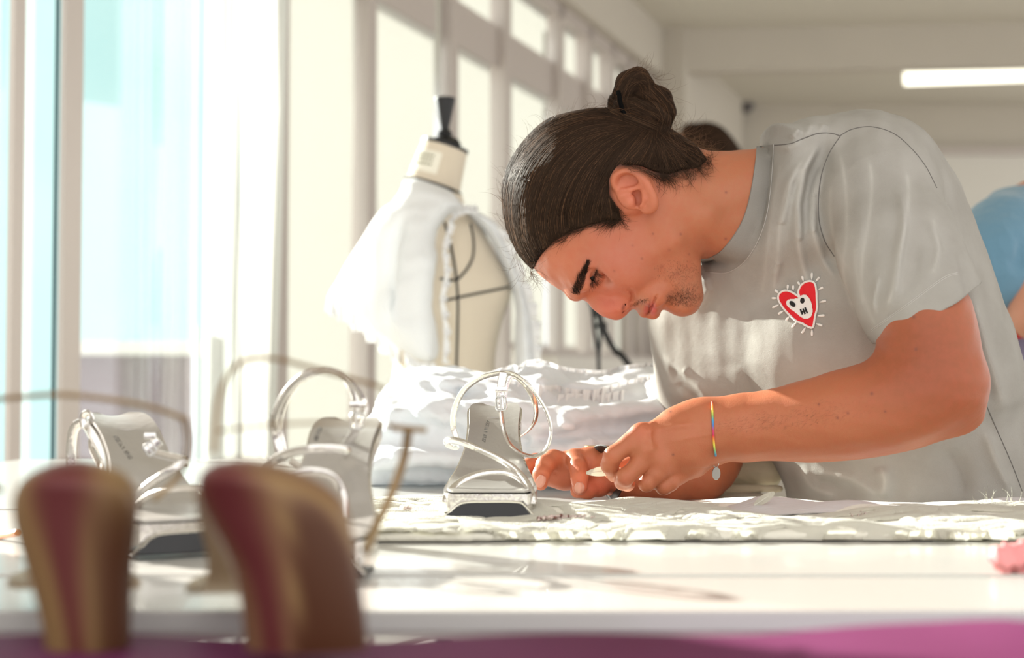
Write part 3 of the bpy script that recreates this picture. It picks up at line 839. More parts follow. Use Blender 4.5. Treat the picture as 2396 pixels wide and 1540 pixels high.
paint(1615, 690, 42, 55, (.36, .20, .125), .42, rot=15, cond=hd, p=3)   # beard shadow
paint(1500, 712, 20, 26, (.38, .21, .13), .35, rot=0, cond=hd, p=3)
paint(1575, 640, 60, 60, (.44, .21, .13), .25, cond=hd)
paint(1512, 725, 6.5, 15, (.42, .085, .07), .9, rot=14, cond=hd, p=3)     # lips
paint(1528, 724, 9, 18, (.52, .12, .115), .95, rot=-4, cond=hd, p=3)
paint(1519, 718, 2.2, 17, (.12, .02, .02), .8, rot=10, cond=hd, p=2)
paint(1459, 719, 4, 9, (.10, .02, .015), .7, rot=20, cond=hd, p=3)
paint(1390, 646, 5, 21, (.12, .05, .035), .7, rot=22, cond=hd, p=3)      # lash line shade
paint(1520, 380, 60, 34, (.06, .035, .022), .85, rot=12, cond=hd * near, p=4)
paint(1600, 390, 60, 30, (.10, .055, .035), .7, rot=15, cond=hd, p=3)
# hair covered scalp
scalp = [(1160, 250), (1420, 220), (1640, 330), (1650, 380), (1560, 420), (1500, 396), (1440, 396), (1428, 420), (1438, 470), (1450, 520), (1380, 530), (1310, 560), (1262, 600), (1245, 625), (1200, 600), (1160, 500)]
sc_s = polysd(px, py, [(float(a), float(b)) for a, b in scalp])
w = np.clip(sc_s / 12 + .35, 0, 1) * hd * ((near & (v[:, 1] > HY - .082)) | ~near)
colr = colr * (1 - w[:, None]) + np.array([.035, .02, .013]) * w[:, None]
for x, y, r, a in [(1593, 548, 3, .8), (1528, 547, 2.6, .8), (1699, 450, 3, .9), (1698, 559, 3, .9), (1502, 605, 3, .6), (1549, 623, 5, .4), (1584, 640, 6, .45), (1566, 585, 4, .4), (1437, 634, 3, .5), (1480, 575, 3, .4), (1612, 595, 3, .5)]:
    paint(x, y, r, r, (.20, .07, .05), a, cond=hd)
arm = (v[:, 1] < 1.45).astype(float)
paint(2150, 900, 190, 140, (.29, .078, .030), .85, cond=arm)  # upper arm and elbow darkened to paint in their shade
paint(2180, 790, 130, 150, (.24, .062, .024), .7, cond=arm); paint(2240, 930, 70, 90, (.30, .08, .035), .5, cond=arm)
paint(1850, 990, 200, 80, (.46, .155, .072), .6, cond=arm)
paint(1500, 1010, 30, 22, (.54, .15, .08), .6, cond=arm); paint(1425, 1075, 18, 18, (.56, .17, .09), .5, cond=arm)
paint(1460, 1128, 14, 14, (.58, .18, .11), .6, cond=arm)
for x, y, r in [(2040, 921, 4), (1916, 946, 3), (1984, 967, 3), (1960, 978, 3), (2138, 742, 4), (2110, 690, 3), (2143, 817, 4), (2071, 963, 3), (1575, 1064, 3), (1569, 963, 3)]:
    paint(x, y, r, r, (.16, .06, .04), .9, cond=arm)
fa = ((v[:, 1] > 1.40) & (v[:, 2] < P(1500, 1040, 1.5).z)).astype(float)
paint(1350, 1120, 140, 50, (.55, .155, .08), .7, cond=fa)
paint(1400, 1140, 40, 20, (.55, .12, .07), .6, cond=fa)
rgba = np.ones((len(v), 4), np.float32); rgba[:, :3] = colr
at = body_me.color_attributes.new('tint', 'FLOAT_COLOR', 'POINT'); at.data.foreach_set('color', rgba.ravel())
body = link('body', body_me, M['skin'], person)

# fingernails ----------------------------------------------------------------------
def nail(px_, py_, Y, w, h, rot, tip=0):
    m = MB(); c = P(px_, py_, Y)
    a = math.radians(rot); ux = Vector((math.cos(a), 0, -math.sin(a))); uz = Vector((math.sin(a), 0, math.cos(a)))
    rows = []
    def fn(u, v_):
        x = (u - .5) * 2; y = (v_ - .5) * 2
        k = math.sqrt(max(0, 1 - .35 * y * y)) if y > 0 else math.sqrt(max(0, 1 - .5 * y * y))
        xx = x * k * (math.sqrt(max(0.0, 1 - .12 * y * y)))
        return c + ux * (xx * w * (1 - .25 * abs(y) ** 3)) + uz * (y * h) + Vector((0, .45 * w * x * x + .12 * h * y * y, 0))
    m.grid(fn, 8, 8, .0006)
    return m.build('fingernail', M['nail'], person)
for a in [(1356, 1142, 1.4500, .0052, .0054, 2), (1265, 1127, 1.4590, .0050, .0064, 24), (1217, 1130, 1.4780, .0038, .0056, 30)]: nail(*a)

# eyes -----------------------------------------------------------------------------
def eyeball(s):
    c = nr(1389, 647, -.0122) if s == 0 else mir(nr(1389, 647, -.0122))
    return MB().ball(c, .0108, 20, 14).build('eyeball', M['eye'], person)
eyeball(0); eyeball(1)
# ------------------------------------------------------------------ clothes, hair, small things on the man
from mathutils.bvhtree import BVHTree
def bvh_of(*mes):
    V = []; F = []
    for me in mes:
        o = len(V); n = len(me.vertices); v_ = np.empty(n * 3, np.float32); me.vertices.foreach_get('co', v_)
        V += v_.reshape(-1, 3).tolist(); F += [tuple(i + o for i in p.vertices) for p in me.polygons]
    return BVHTree.FromPolygons(V, F)
EYE = Vector((0, 0, CAMZ))
def hit(bv_, px_, py_, off=0.0):
    d = (P(px_, py_, 1.5) - EYE).normalized()
    loc, n, i, dist = bv_.ray_cast(EYE, d)
    if loc is None: return None
    if n.dot(d) > 0: n = -n
    return loc + n * off
def strands(name, paths, r, m, parent, taper=True, sides=3):
    """many fine hairs as one mesh"""
    V = []; F = []; o = 0
    for p in paths:
        p = np.asarray(p, float); k = len(p)
        if k < 2: continue
        t = np.gradient(p, axis=0); t /= np.linalg.norm(t, axis=1)[:, None] + 1e-9
        a = np.cross(t, (0.13, 1, 0.21)); a /= np.linalg.norm(a, axis=1)[:, None] + 1e-9
        b = np.cross(t, a); rad = np.full(k, r) if np.isscalar(r) else np.asarray(r)
        if taper: rad = rad * np.clip(1.15 - np.linspace(0, 1, k) ** 3, .15, 1)
        ring = np.stack([p + (a * math.cos(2 * math.pi * s / sides) + b * math.sin(2 * math.pi * s / sides)) * rad[:, None] for s in range(sides)], 1)
        V.append(ring.reshape(-1, 3)); i = np.arange(k - 1)[:, None] * sides; s = np.arange(sides)[None, :]; s2 = (s + 1) % sides
        F.append(np.stack([i + s, i + s2, i + sides + s2, i + sides + s], -1).reshape(-1, 4) + o); o += k * sides
    o_ = link(name, mesh_vf(name, np.concatenate(V), np.concatenate(F)), m, parent); o_['kind'] = 'stuff'
    return o_

# t-shirt ---------------------------------------------------------------------------
SY = 1.57
sh_out = [(1772, 322), (1812, 316), (1850, 302), (1925, 286), (1985, 278), (2045, 288), (2105, 318), (2160, 362), (2205, 420), (2240, 490), (2280, 590), (2318, 700), (2350, 790), (2378, 880), (2410, 1000), (2440, 1150), (2455, 1450),
          (2250, 1470), (2050, 1470), (1900, 1450), (1862, 1280), (1850, 1180), (1835, 1125), (1803, 1070), (1770, 1020), (1720, 985), (1660, 965), (1610, 940), (1580, 900), (1560, 850), (1541, 795), (1531, 745), (1545, 700), (1585, 650), (1628, 612),
          (1650, 606), (1690, 585), (1725, 540), (1750, 480), (1763, 410), (1768, 355)]
sh_ctrl = [(1780, 340, .066, .008), (1775, 420, .080, .008), (1745, 520, .084, .009), (1690, 600, .084, .010), (1650, 620, .088, .018), (1815, 420, .090, .02), (1780, 560, .098, .03), (1830, 400, .105, .05), (1930, 360, .150, .06), (2020, 330, .165, .07), (2110, 400, .165, .09), (1880, 520, .145, .10),
           (1800, 600, .130, .09), (1740, 680, .105, .05), (1660, 660, .060, .035), (1560, 730, .045, .03), (1600, 800, .045, .03), (1650, 760, .055, .035), (1700, 780, .075, .045), (1640, 880, .050, .03), (1760, 780, .105, .06), (1820, 780, .135, .09), (1700, 880, .080, .05), (1760, 900, .115, .07), (1800, 800, .150, .11), (1950, 700, .165, .12), (2150, 600, .165, .11), (2250, 800, .155, .10), (2050, 900, .155, .12), (1900, 1000, .145, .10), (1850, 1150, .12, .08), (2000, 1150, .15, .13), (2300, 1150, .155, .11), (2150, 1350, .15, .13)]
SHIRT = Relief(sh_out, SY, sh_ctrl, 60, h=.0015, y0ctrl=[(1775, 420, 1.515), (1700, 580, 1.52), (1900, 450, 1.55), (2050, 600, 1.57), (1560, 740, 1.665), (1600, 860, 1.66), (1660, 760, 1.63), (1650, 900, 1.63), (1700, 800, 1.605), (1760, 800, 1.585), (1850, 780, 1.57), (1700, 690, 1.59), (1650, 650, 1.60), (2000, 800, 1.57), (2100, 1200, 1.58), (1900, 1200, 1.575)], y0sig=55)
a = P(1510, 1475, SY); b = P(2470, 262, SY)
SHH = .0026 if FAST else .0018
sv = Vol((a.x - .01, 1.245, a.z), (b.x + .01, SY + .19, b.z + .01), SHH)
sv.d[:] = SHIRT.field(sv)
# far sleeve
sv.chain([C(1665, 740, 1.72), C(1640, 830, 1.71), C(1634, 935, 1.69)], [.052, .048, .045], .04)
# near sleeve: a hollow tapering tube of cloth
cone_pts = [(2035, 400, 1.45, 105), (2060, 460, 1.425, 128), (2105, 590, 1.375, 134), (2150, 700, 1.352, 132), (2185, 785, 1.345, 130)]
sl = sv.sub(np.array(C(1880, 850, 1.35)) - .02, np.array(C(2330, 300, 1.35)) + .02, .03)
sl = (sl[0], slice(0, sv.n[1]), sl[2])
x, y, z = sv.pts(sl)
def chain_sd(pts, rs, kin, x, y, z):
    acc = None
    for a_, b_, ra, rb in zip(pts[:-1], pts[1:], rs[:-1], rs[1:]):
        a_ = np.array(a_); b_ = np.array(b_); ab = b_ - a_; L = float(ab @ ab)
        t = np.clip(((x - a_[0]) * ab[0] + (y - a_[1]) * ab[1] + (z - a_[2]) * ab[2]) / L, 0, 1).astype(np.float32)
        e = np.sqrt((x - a_[0] - t * ab[0]) ** 2 + (y - a_[1] - t * ab[1]) ** 2 + (z - a_[2] - t * ab[2]) ** 2) - (ra + t * (rb - ra))
        acc = e if acc is None else smin(acc, e, kin)
    return acc.astype(np.float32)
cp = [C(a_, b_, c_) for a_, b_, c_, r_ in cone_pts]; cr_ = [rr(r_, c_) for a_, b_, c_, r_ in cone_pts]
e = chain_sd(cp, cr_, .02, x, y, z)
h0 = np.array(C(2055, 806, 1.34)); h1 = np.array(C(2279, 668, 1.34)); hd_ = h1 - h0; hn = np.cross(hd_, (0, 1, 0)); hn /= np.linalg.norm(hn)
hm = (h0 + h1) / 2
if hn @ (np.array(cp[0]) - hm) > 0: hn = -hn
pl = ((x - hm[0]) * hn[0] + (y - hm[1]) * hn[1] + (z - hm[2]) * hn[2]).astype(np.float32)    # >0 beyond the hem
inner = np.maximum(e + .0055, -(pl + .034))
e = np.maximum(np.maximum(e, pl), -inner)
sv.d[sl] = smin(sv.d[sl], e, .012)
# the cavity where the arm leaves must stay open
sv.d[sl] = np.maximum(sv.d[sl], np.where((pl > -.05) & (pl < .02), -np.maximum(inner, -(pl + .05)), -1)) if False else sv.d[sl]
near_t = lambda px_, py_: SHIRT.near(px_, py_)
fold = lambda pts, A, w, Y=None: sv.disp([(C(p[0], p[1], Y) if Y else near_t(*p)) for p in pts], A * 1.7, w * .7, yw=.03, ends=0)
RIDGES = []
for pts, A, w in [([(1958, 330), (1974, 400), (1981, 480), (1980, 560), (1972, 620), (1984, 690), (2010, 745)], .0040, .0050), ([(2030, 350), (2040, 430), (2032, 520), (2018, 600), (2016, 680), (2022, 730)], .0036, .0055),
                  ([(2118, 380), (2126, 450), (2118, 530), (2100, 610), (2088, 680), (2072, 730)], .0036, .0060), ([(2000, 560), (2004, 640), (2030, 720), (2052, 770)], .0024, .0045), ([(2180, 500), (2196, 580), (2180, 650)], .0024, .006),
                  ([(2060, 640), (2048, 700), (2052, 740)], .0020, .0035), ([(2150, 560), (2135, 640), (2110, 700)], -.0008, .006), ([(1945, 420), (1942, 500), (1958, 580), (1990, 640)], .0028, .0045)]:
    fold(pts, A, w, 1.31); RIDGES.append((pts, A, w))
for pts, A, w in [([(1916, 335), (1880, 400), (1864, 480), (1866, 560), (1882, 640), (1905, 700)], .0042, .0055), ([(1895, 350), (1845, 430), (1826, 520), (1818, 620), (1806, 700)], .0030, .006), ([(1925, 380), (1900, 460), (1902, 540), (1925, 610), (1960, 660)], .0034, .0045),
                  ([(1830, 360), (1815, 440), (1800, 540), (1790, 640), (1780, 700)], .0018, .008), ([(1870, 300), (1850, 325)], .0018, .004), ([(1900, 292), (1885, 322)], .0018, .004), ([(1930, 290), (1915, 316)], .0018, .004),
                  ([(1790, 330), (1840, 345), (1880, 330)], .0016, .005), ([(1690, 700), (1660, 780), (1670, 860)], .0012, .014),
                  ([(1760, 740), (1740, 850), (1790, 960)], -.003, .014), ([(1565, 860), (1600, 900), (1645, 945)], -.005, .008), ([(1552, 835), (1600, 870), (1660, 930)], .0035, .005), ([(2000, 860), (2100, 900), (2230, 1010)], -.003, .015),
                  ([(2230, 560), (2260, 700), (2290, 850), (2330, 1000)], -.0035, .010), ([(2280, 700), (2310, 820), (2350, 960)], .003, .008), ([(1900, 1100), (1990, 1120), (2060, 1165)], .003, .009), ([(2300, 1000), (2330, 1080), (2370, 1160)], .004, .008),
                  ([(2060, 1090), (2070, 1130), (2060, 1165)], .0035, .010), ([(1870, 1090), (1900, 1140), (1960, 1160)], .0035, .009), ([(2220, 1050), (2250, 1110), (2260, 1160)], -.003, .012), ([(1640, 640), (1655, 680), (1640, 720)], .003, .005)]:
    fold(pts, A * .62, w * 1.15); RIDGES.append((pts, A, w))
# sleeve seam dip
fold([(1968, 312), (1935, 370), (1916, 440), (1914, 520), (1935, 585), (1975, 640), (2010, 720), (2052, 800)], -.0014, .0032, 1.33)
fold([(2030, 778), (2080, 742), (2130, 704), (2180, 668), (2215, 645), (2246, 636)], -.0010, .0018, 1.31)
sv.noise(.0006, .06, 11)
sh_me = sv.mesh('t_shirt'); del sv.d
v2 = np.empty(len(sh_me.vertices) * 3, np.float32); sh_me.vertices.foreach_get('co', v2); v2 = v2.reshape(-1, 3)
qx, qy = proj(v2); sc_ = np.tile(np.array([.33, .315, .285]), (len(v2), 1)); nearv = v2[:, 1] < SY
for pts, A, w in RIDGES:      # dye worn pale on raised folds; sunken folds painted darker as shade
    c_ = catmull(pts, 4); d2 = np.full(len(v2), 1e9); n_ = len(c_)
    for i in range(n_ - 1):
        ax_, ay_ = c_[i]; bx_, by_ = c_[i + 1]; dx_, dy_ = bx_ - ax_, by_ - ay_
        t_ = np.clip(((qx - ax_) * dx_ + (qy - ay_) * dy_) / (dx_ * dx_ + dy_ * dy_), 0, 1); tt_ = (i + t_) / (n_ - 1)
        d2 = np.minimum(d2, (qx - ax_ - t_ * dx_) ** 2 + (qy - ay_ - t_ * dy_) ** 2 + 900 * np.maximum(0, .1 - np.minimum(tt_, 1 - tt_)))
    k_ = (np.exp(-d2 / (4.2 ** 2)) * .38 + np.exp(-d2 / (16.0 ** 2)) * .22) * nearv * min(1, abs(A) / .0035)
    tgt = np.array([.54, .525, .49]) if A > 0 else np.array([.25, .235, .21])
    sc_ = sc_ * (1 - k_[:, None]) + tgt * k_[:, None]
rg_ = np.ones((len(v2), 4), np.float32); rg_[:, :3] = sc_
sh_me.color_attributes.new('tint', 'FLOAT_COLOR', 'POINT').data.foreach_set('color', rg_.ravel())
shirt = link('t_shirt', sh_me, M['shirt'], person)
shirt['label'] = 'faded grey jersey t-shirt'
SB = bvh_of(sh_me)

def on(bv_, pts, off=0.0, n=6, closed=False):
    out = []
    for q in catmull(pts, n, closed):
        h = hit(bv_, q[0], q[1], off)
        if h is not None: out.append(h)
    return out
def ridge_line(name, pts, m, r, off=0, flat=None, parent=shirt, bv_=None, n=8, keep=None):
    p_ = on(bv_ or SB, pts, off, n)
    if len(p_) < 3: return
    q = [p_[0]]
    for a_ in p_[1:]:
        if (a_ - q[-1]).length < .03: q.append(a_)
    mb_ = MB().tube(q, r, 6); return mb_.build(name, m, parent)
ridge_line('shoulder_seam', [(1812, 340), (1850, 336), (1880, 324), (1915, 312), (1945, 312), (1966, 318)], M['thread'], .0006)
ridge_line('sleeve_seam', [(1968, 316), (1996, 302), (2040, 297), (2090, 312), (2130, 345), (2165, 388), (2192, 440)], M['thread'], .0006)
ridge_line('sleeve_seam', [(1968, 316), (1940, 360), (1920, 420), (1915, 500), (1928, 560), (1952, 600)], M['thread'], .0006)
ridge_line('side_seam', [(2300, 930), (2330, 1000), (2365, 1080), (2392, 1150)], M['thread'], .0006)
# hem stitches of the sleeve
hp = [(2038, 772), (2080, 742), (2130, 706), (2180, 668), (2215, 645), (2240, 638)]
for dlt in (0, 3.2): ridge_line('hem_stitch', [(a_ + dlt * .5, b_ + dlt) for a_, b_ in hp], M['stitch'], .0003, .0001)
# neck band: raised ribbed strip along the opening
inn = catmull([(1770, 343), (1769, 362), (1763, 415), (1750, 482), (1727, 538), (1692, 584), (1660, 604), (1638, 608)], 8)
outr = catmull([(1811, 338), (1810, 364), (1806, 425), (1797, 495), (1778, 556), (1744, 610), (1700, 638), (1650, 636)], 8)
SNB = bvh_of(sh_me, head_me)
mb_ = MB(); NB = len(inn) - 1
YB = np.zeros((NB + 1, 7))
for i in range(NB + 1):
    for j in range(7):
        q = inn[i] * (1 - j / 6) + outr[i] * (j / 6); h = hit(SNB, q[0], q[1], 0); YB[i, j] = h.y if (h is not None and h.y < 1.53 and h.y > 1.36) else np.nan
for j in range(7):
    c_ = YB[:, j]; ok_ = ~np.isnan(c_); YB[:, j] = np.interp(np.arange(NB + 1), np.arange(NB + 1)[ok_], c_[ok_])
for _ in range(2): YB[1:-1] = np.minimum(YB[1:-1], (YB[:-2] + YB[1:-1] * 2 + YB[2:]) / 4)
def band(u, v_):
    i = min(NB, int(round(u * NB))); j = int(round(v_ * 6)); q = inn[i] * (1 - v_) + outr[i] * v_
    return P(q[0], q[1], YB[i, j] - (.0024 if j < 6 else .0006))
mb_.grid(band, NB, 6, .003)
nb = mb_.build('neckband', M['rib'], shirt)
ridge_line('neck_stitch', [tuple(q) for q in outr[::6]] , M['stitch'], .0004, .0006)

# embroidered patch -------------------------------------------------------------------
Zp = lambda q: (1780 + q[0] / 7.0, 600 + q[1] / 7.0)
heart = [Zp(q) for q in [(440, 562), (520, 588), (600, 640), (652, 676), (628, 610), (640, 540), (685, 465), (755, 415), (830, 412), (895, 455), (922, 560), (930, 700), (935, 850), (905, 960), (885, 1080), (868, 1150), (835, 1170), (760, 1140), (690, 1100), (590, 1060), (480, 960), (390, 860), (325, 760), (300, 690), (312, 620), (370, 572)]]
face_ = [Zp(q) for q in [(440, 745), (480, 715), (540, 705), (640, 690), (690, 645), (745, 632), (800, 672), (835, 750), (855, 830), (850, 960), (780, 1020), (690, 1005), (580, 920), (500, 860), (445, 800)]]
def fill(name, poly, m, off, parent, st_=1.3, thick=.0008):
    poly = [tuple(q) for q in catmull(poly, 4, True)]
    xs = np.arange(min(p[0] for p in poly) - st_, max(p[0] for p in poly) + st_, st_); ys = np.arange(min(p[1] for p in poly) - st_, max(p[1] for p in poly) + st_, st_)
    X_, Y_ = np.meshgrid(xs + st_ / 2, ys + st_ / 2, indexing='ij'); ins = polysd(X_, Y_, poly) > -st_ * .3
    idx = {}; V = []; F = []
    def vid(i, j):
        if (i, j) not in idx:
            h = hit(SB, xs[i], ys[j], off); idx[(i, j)] = len(V); V.append(h if h is not None else P(xs[i], ys[j], 1.42))
        return idx[(i, j)]
    for i in range(len(xs) - 1):
        for j in range(len(ys) - 1):
            if ins[i, j]: F.append((vid(i, j), vid(i + 1, j), vid(i + 1, j + 1), vid(i, j + 1)))
    return MB().add(V, F).build(name, m, parent, auto=False)
patch = fill('heart_patch', heart, M['red_thread'], .0012, shirt)
patch['label'] = 'red embroidered heart with a white skull face'
fill('skull_face', face_, M['white_thread'], .0017, patch)
o_ = [p for p in on(SB, heart, .0014, 5, True)]
MB().tube(o_, .0011, 8, closed=True).build('heart_border', M['white_thread'], patch)
def blob(c, rx, ry, rot):
    c = Zp(c); a0 = math.radians(rot)
    return [(c[0] + (rx * math.cos(t) * math.cos(a0) - ry * math.sin(t) * math.sin(a0)) / 7, c[1] + (rx * math.cos(t) * math.sin(a0) + ry * math.sin(t) * math.cos(a0)) / 7) for t in np.linspace(0, 2 * math.pi, 13)[:-1]]
fill('skull_eye', blob((540, 785), 34, 58, -45), M['black_thread'], .0022, patch, .8)
fill('skull_eye', blob((698, 730), 36, 46, 10), M['black_thread'], .0022, patch, .8)
for a_, b_ in [((663, 872), (697, 955)), ((706, 862), (740, 950)), ((740, 842), (780, 935)), ((668, 915), (775, 893))]:
    MB().tube(on(SB, [Zp(a_), Zp(b_)], .0019, 3), .0009, 6).build('skull_tooth', M['black_thread'], patch)
for a_, b_ in [((240, 545), (296, 602)), ((455, 465), (447, 545)), ((540, 480), (540, 562)), ((615, 420), (656, 470)), ((688, 322), (708, 405)), ((845, 270), (836, 385)), ((970, 342), (905, 420)), ((1032, 507), (955, 545)), ((1080, 722), (972, 752)),
               ((1052, 965), (940, 975)), ((1012, 1135), (915, 1102)), ((846, 1300), (845, 1195)), ((680, 1258), (740, 1165)), ((517, 1163), (588, 1090)), ((422, 1050), (476, 982)), ((298, 945), (380, 895)), ((204, 840), (305, 795)), ((195, 682), (270, 685))]:
    q = on(SB, [Zp(a_), Zp(b_)], .0008, 5)
    MB().tube(q, [.0010, .0013, .0013, .0012, .0008, .0004][:len(q)] if len(q) == 6 else .001, 6).build('stitched_ray', M['white_thread'], patch)

# hair -----------------------------------------------------------------------------
scalp2 = [(1150, 640), (1150, 200), (1420, 190), (1640, 320), (1662, 366), (1640, 388), (1598, 398), (1560, 410), (1530, 404), (1500, 394), (1462, 392), (1436, 402), (1424, 424), (1434, 462), (1448, 500), (1452, 522), (1424, 520), (1380, 530), (1335, 543), (1300, 562), (1268, 592), (1246, 626), (1262, 652), (1228, 650)]
sw = Pn([q[0] for q in scalp2], [q[1] for q in scalp2], HY - .055)[:, [0, 2]]
gv = Vol((hb[0][0], HY - .095, P(1300, 690, HY).z), (P(1690, 400, HY).x, HY + .095, hb[1][2]), HH * 1.1)
gv.d[:] = HEAD.field(gv) - .0028
X_, Z_ = np.meshgrid(gv.ax[0], gv.ax[2], indexing='ij')
rg = polysd(X_, Z_, [tuple(q) for q in sw]).astype(np.float32)
gv.d[:] = -smin(-gv.d, rg[:, None, :], .004)
guides = [[(1234, 648), (1196, 570), (1180, 480), (1192, 400), (1240, 325), (1310, 282), (1390, 266), (1462, 280)],
          [(1250, 630), (1214, 560), (1206, 480), (1226, 400), (1276, 335), (1340, 300), (1405, 285), (1470, 290)],
          [(1262, 604), (1240, 540), (1244, 470), (1270, 400), (1315, 345), (1365, 312), (1420, 298), (1475, 296)],
          [(1285, 575), (1274, 520), (1286, 460), (1316, 398), (1360, 350), (1400, 322), (1440, 308), (1480, 300)],
          [(1320, 550), (1318, 500), (1332, 448), (1362, 396), (1398, 356), (1430, 332), (1460, 316), (1490, 303)],
          [(1370, 532), (1374, 490), (1388, 445), (1410, 402), (1436, 366), (1460, 340), (1480, 322), (1500, 306)],
          [(1420, 524), (1420, 485), (1426, 445), (1438, 405), (1458, 370), (1478, 344), (1494, 325), (1508, 308)],
          [(1455, 522), (1440, 480), (1430, 430), (1446, 392), (1472, 368), (1496, 345), (1508, 326), (1516, 308)],
          [(1470, 390), (1480, 380), (1490, 368), (1500, 355), (1508, 342), (1514, 330), (1520, 320), (1524, 308)],
          [(1540, 405), (1538, 392), (1538, 378), (1538, 362), (1538, 348), (1536, 336), (1534, 322), (1532, 308)],
          [(1600, 398), (1590, 382), (1580, 368), (1570, 354), (1560, 342), (1552, 332), (1546, 322), (1540, 312)],
          [(1662, 366), (1640, 356), (1618, 346), (1598, 338), (1582, 330), (1568, 322), (1556, 314), (1545, 305)]]
GG = np.array([catmull(g_, 3) for g_ in guides])
def flow(u, seed_off=(0, 0)):
    i = min(int(u), len(GG) - 2); f_ = u - i
    return GG[i] * (1 - f_) + GG[i + 1] * f_
rnd = random.Random(4)
for k in range(46):     # locks: soft furrows along the combing direction
    u = rnd.uniform(2.4, 10.8); p_ = flow(u)[rnd.randint(0, 4):rnd.randint(15, 22)]
    w_ = [HEAD.near(q[0], q[1], .0028) for q in p_[::2]]
    gv.disp(w_, rnd.uniform(-.0009, -.0003), rnd.uniform(.0012, .0024))
hair_me = gv.mesh('hair'); del gv.d
hair = link('hair', hair_me, M['hair'], person)
hair['label'] = 'dark brown hair combed back into a bun'
# bun
c0 = P(1420, 330, HY); c1 = P(1600, 150, HY)
uv_ = Vol((c0.x, HY - .055, c0.z), (c1.x, HY + .055, c1.z), HH * .9)
U = lambda L_, k=.003, kin=.006: uv_.chain([P(a_, b_, HY + c_) for a_, b_, c_, r_ in L_], [r_ * HY / FPX for a_, b_, c_, r_ in L_], k, kin)
U([(1485, 285, 0, 34), (1500, 262, 0, 44), (1516, 248, 0, 48)], 0)
U([(1460, 262, -.012, 22), (1456, 225, -.010, 22), (1470, 196, -.006, 28), (1492, 186, 0, 27), (1508, 206, -.006, 22), (1510, 230, -.016, 18)], .002)
U([(1462, 250, -.018, 24), (1490, 262, -.022, 28), (1520, 270, -.022, 30), (1545, 285, -.016, 26)], .002)
U([(1520, 214, -.008, 22), (1545, 232, -.008, 26), (1556, 262, -.004, 24), (1548, 292, 0, 20), (1515, 305, .004, 18)], .002)
U([(1434, 242, -.004, 15), (1440, 254, -.006, 15), (1450, 262, -.008, 14)], .001)
U([(1437, 232, .006, 13), (1446, 226, .004, 13)], .001)
for pts in [[(1452, 232), (1478, 238), (1502, 252), (1532, 262)], [(1500, 190), (1514, 212), (1522, 240)], [(1470, 210), (1488, 222), (1512, 232)], [(1480, 250), (1510, 258), (1545, 270)], [(1470, 275), (1500, 290), (1530, 300)]]:
    uv_.disp([P(a_, b_, HY - .036) for a_, b_ in pts], -.0022, .0018)
bun_me = uv_.mesh('bun'); del uv_.d
bun = link('hair_bun', bun_me, M['hair'], person); bun['label'] = 'coiled bun of dark brown hair'
HB = bvh_of(hair_me, bun_me); SKB = bvh_of(head_me)
def lay(bv_, pts, off, jit=0.0):
    out = []
    for q in pts:
        if bv_ is SKB and ((q[0] - 1484) / 50) ** 2 + ((q[1] - 450) / 46) ** 2 < 1:
            if len(out) > 2: break
            continue
        h = hit(bv_, q[0], q[1], off)
        if h is None: 
            if len(out) > 2: break
            continue
        if h.y > HY + .03: 
            if len(out) > 2: break
            continue
        out.append(h)
    return out
NS = 900 if FAST else 2600
dark = []; brown = []; short = []
for i in range(NS):
    u = rnd.uniform(0, 10.99); p_ = flow(u).copy()
    a_ = rnd.randint(0, 9) if rnd.random() < .6 else 0; b_ = rnd.randint(15, 22)
    p_ = p_[a_:b_]; n_ = len(p_); tt = np.linspace(0, 1, n_)
    p_[:, 0] += rnd.gauss(0, 5) + 3 * np.sin(tt * rnd.uniform(2, 6) + rnd.random() * 6); p_[:, 1] += rnd.gauss(0, 5) + 3 * np.sin(tt * rnd.uniform(2, 6) + rnd.random() * 6)
    s_ = lay(HB, p_, rnd.uniform(.0001, .0009))
    if len(s_) > 4: (brown if rnd.random() < .17 else dark).append(s_)
# strands over the bun lobes
arcs = [[(1458, 268), (1448, 232), (1462, 190), (1492, 170), (1520, 190), (1524, 225)], [(1464, 262), (1458, 232), (1470, 205), (1494, 190), (1512, 205), (1514, 232)],
        [(1455, 240), (1480, 238), (1506, 250), (1535, 266), (1560, 290)], [(1458, 268), (1485, 278), (1515, 290), (1540, 300)], [(1524, 200), (1550, 225), (1570, 258), (1566, 295)], [(1515, 218), (1540, 240), (1554, 270), (1548, 300)], [(1425, 232), (1436, 240), (1448, 250), (1455, 262)], [(1424, 250), (1436, 256), (1450, 262)]]
for i in range(NS // 4):
    g_ = catmull(rnd.choice(arcs), 5); g_ = g_ + np.array([rnd.gauss(0, 7), rnd.gauss(0, 7)])
    s_ = lay(HB, g_, rnd.uniform(.0001, .0010))
    if len(s_) > 4: (brown if rnd.random() < .22 else dark).append(s_)
# short hair at the temple, round the ear, at the nape
def tuft(n, src, dr, ln, curl, jit, bvx=SKB, off=.0012, lst=short):
    for i in range(n):
        t = rnd.random(); k = min(int(t * (len(src) - 1)), len(src) - 2); f_ = t * (len(src) - 1) - k
        x0 = src[k][0] * (1 - f_) + src[k + 1][0] * f_ + rnd.gauss(0, jit); y0 = src[k][1] * (1 - f_) + src[k + 1][1] * f_ + rnd.gauss(0, jit)
        a_ = math.radians(dr + rnd.gauss(0, 14)); L_ = ln * rnd.uniform(.4, 1.2); cc = curl * rnd.uniform(-1, 1.6); q = []
        for s in range(9):
            q.append((x0, y0)); x0 += math.cos(a_) * L_ / 8; y0 += math.sin(a_) * L_ / 8; a_ += math.radians(cc)
        s_ = lay(bvx, q, off + rnd.uniform(0, .003))
        if len(s_) > 3: lst.append(s_)
tuft(240, [(1300, 560), (1360, 530), (1430, 515), (1455, 515)], 150, 46, 6, 6)
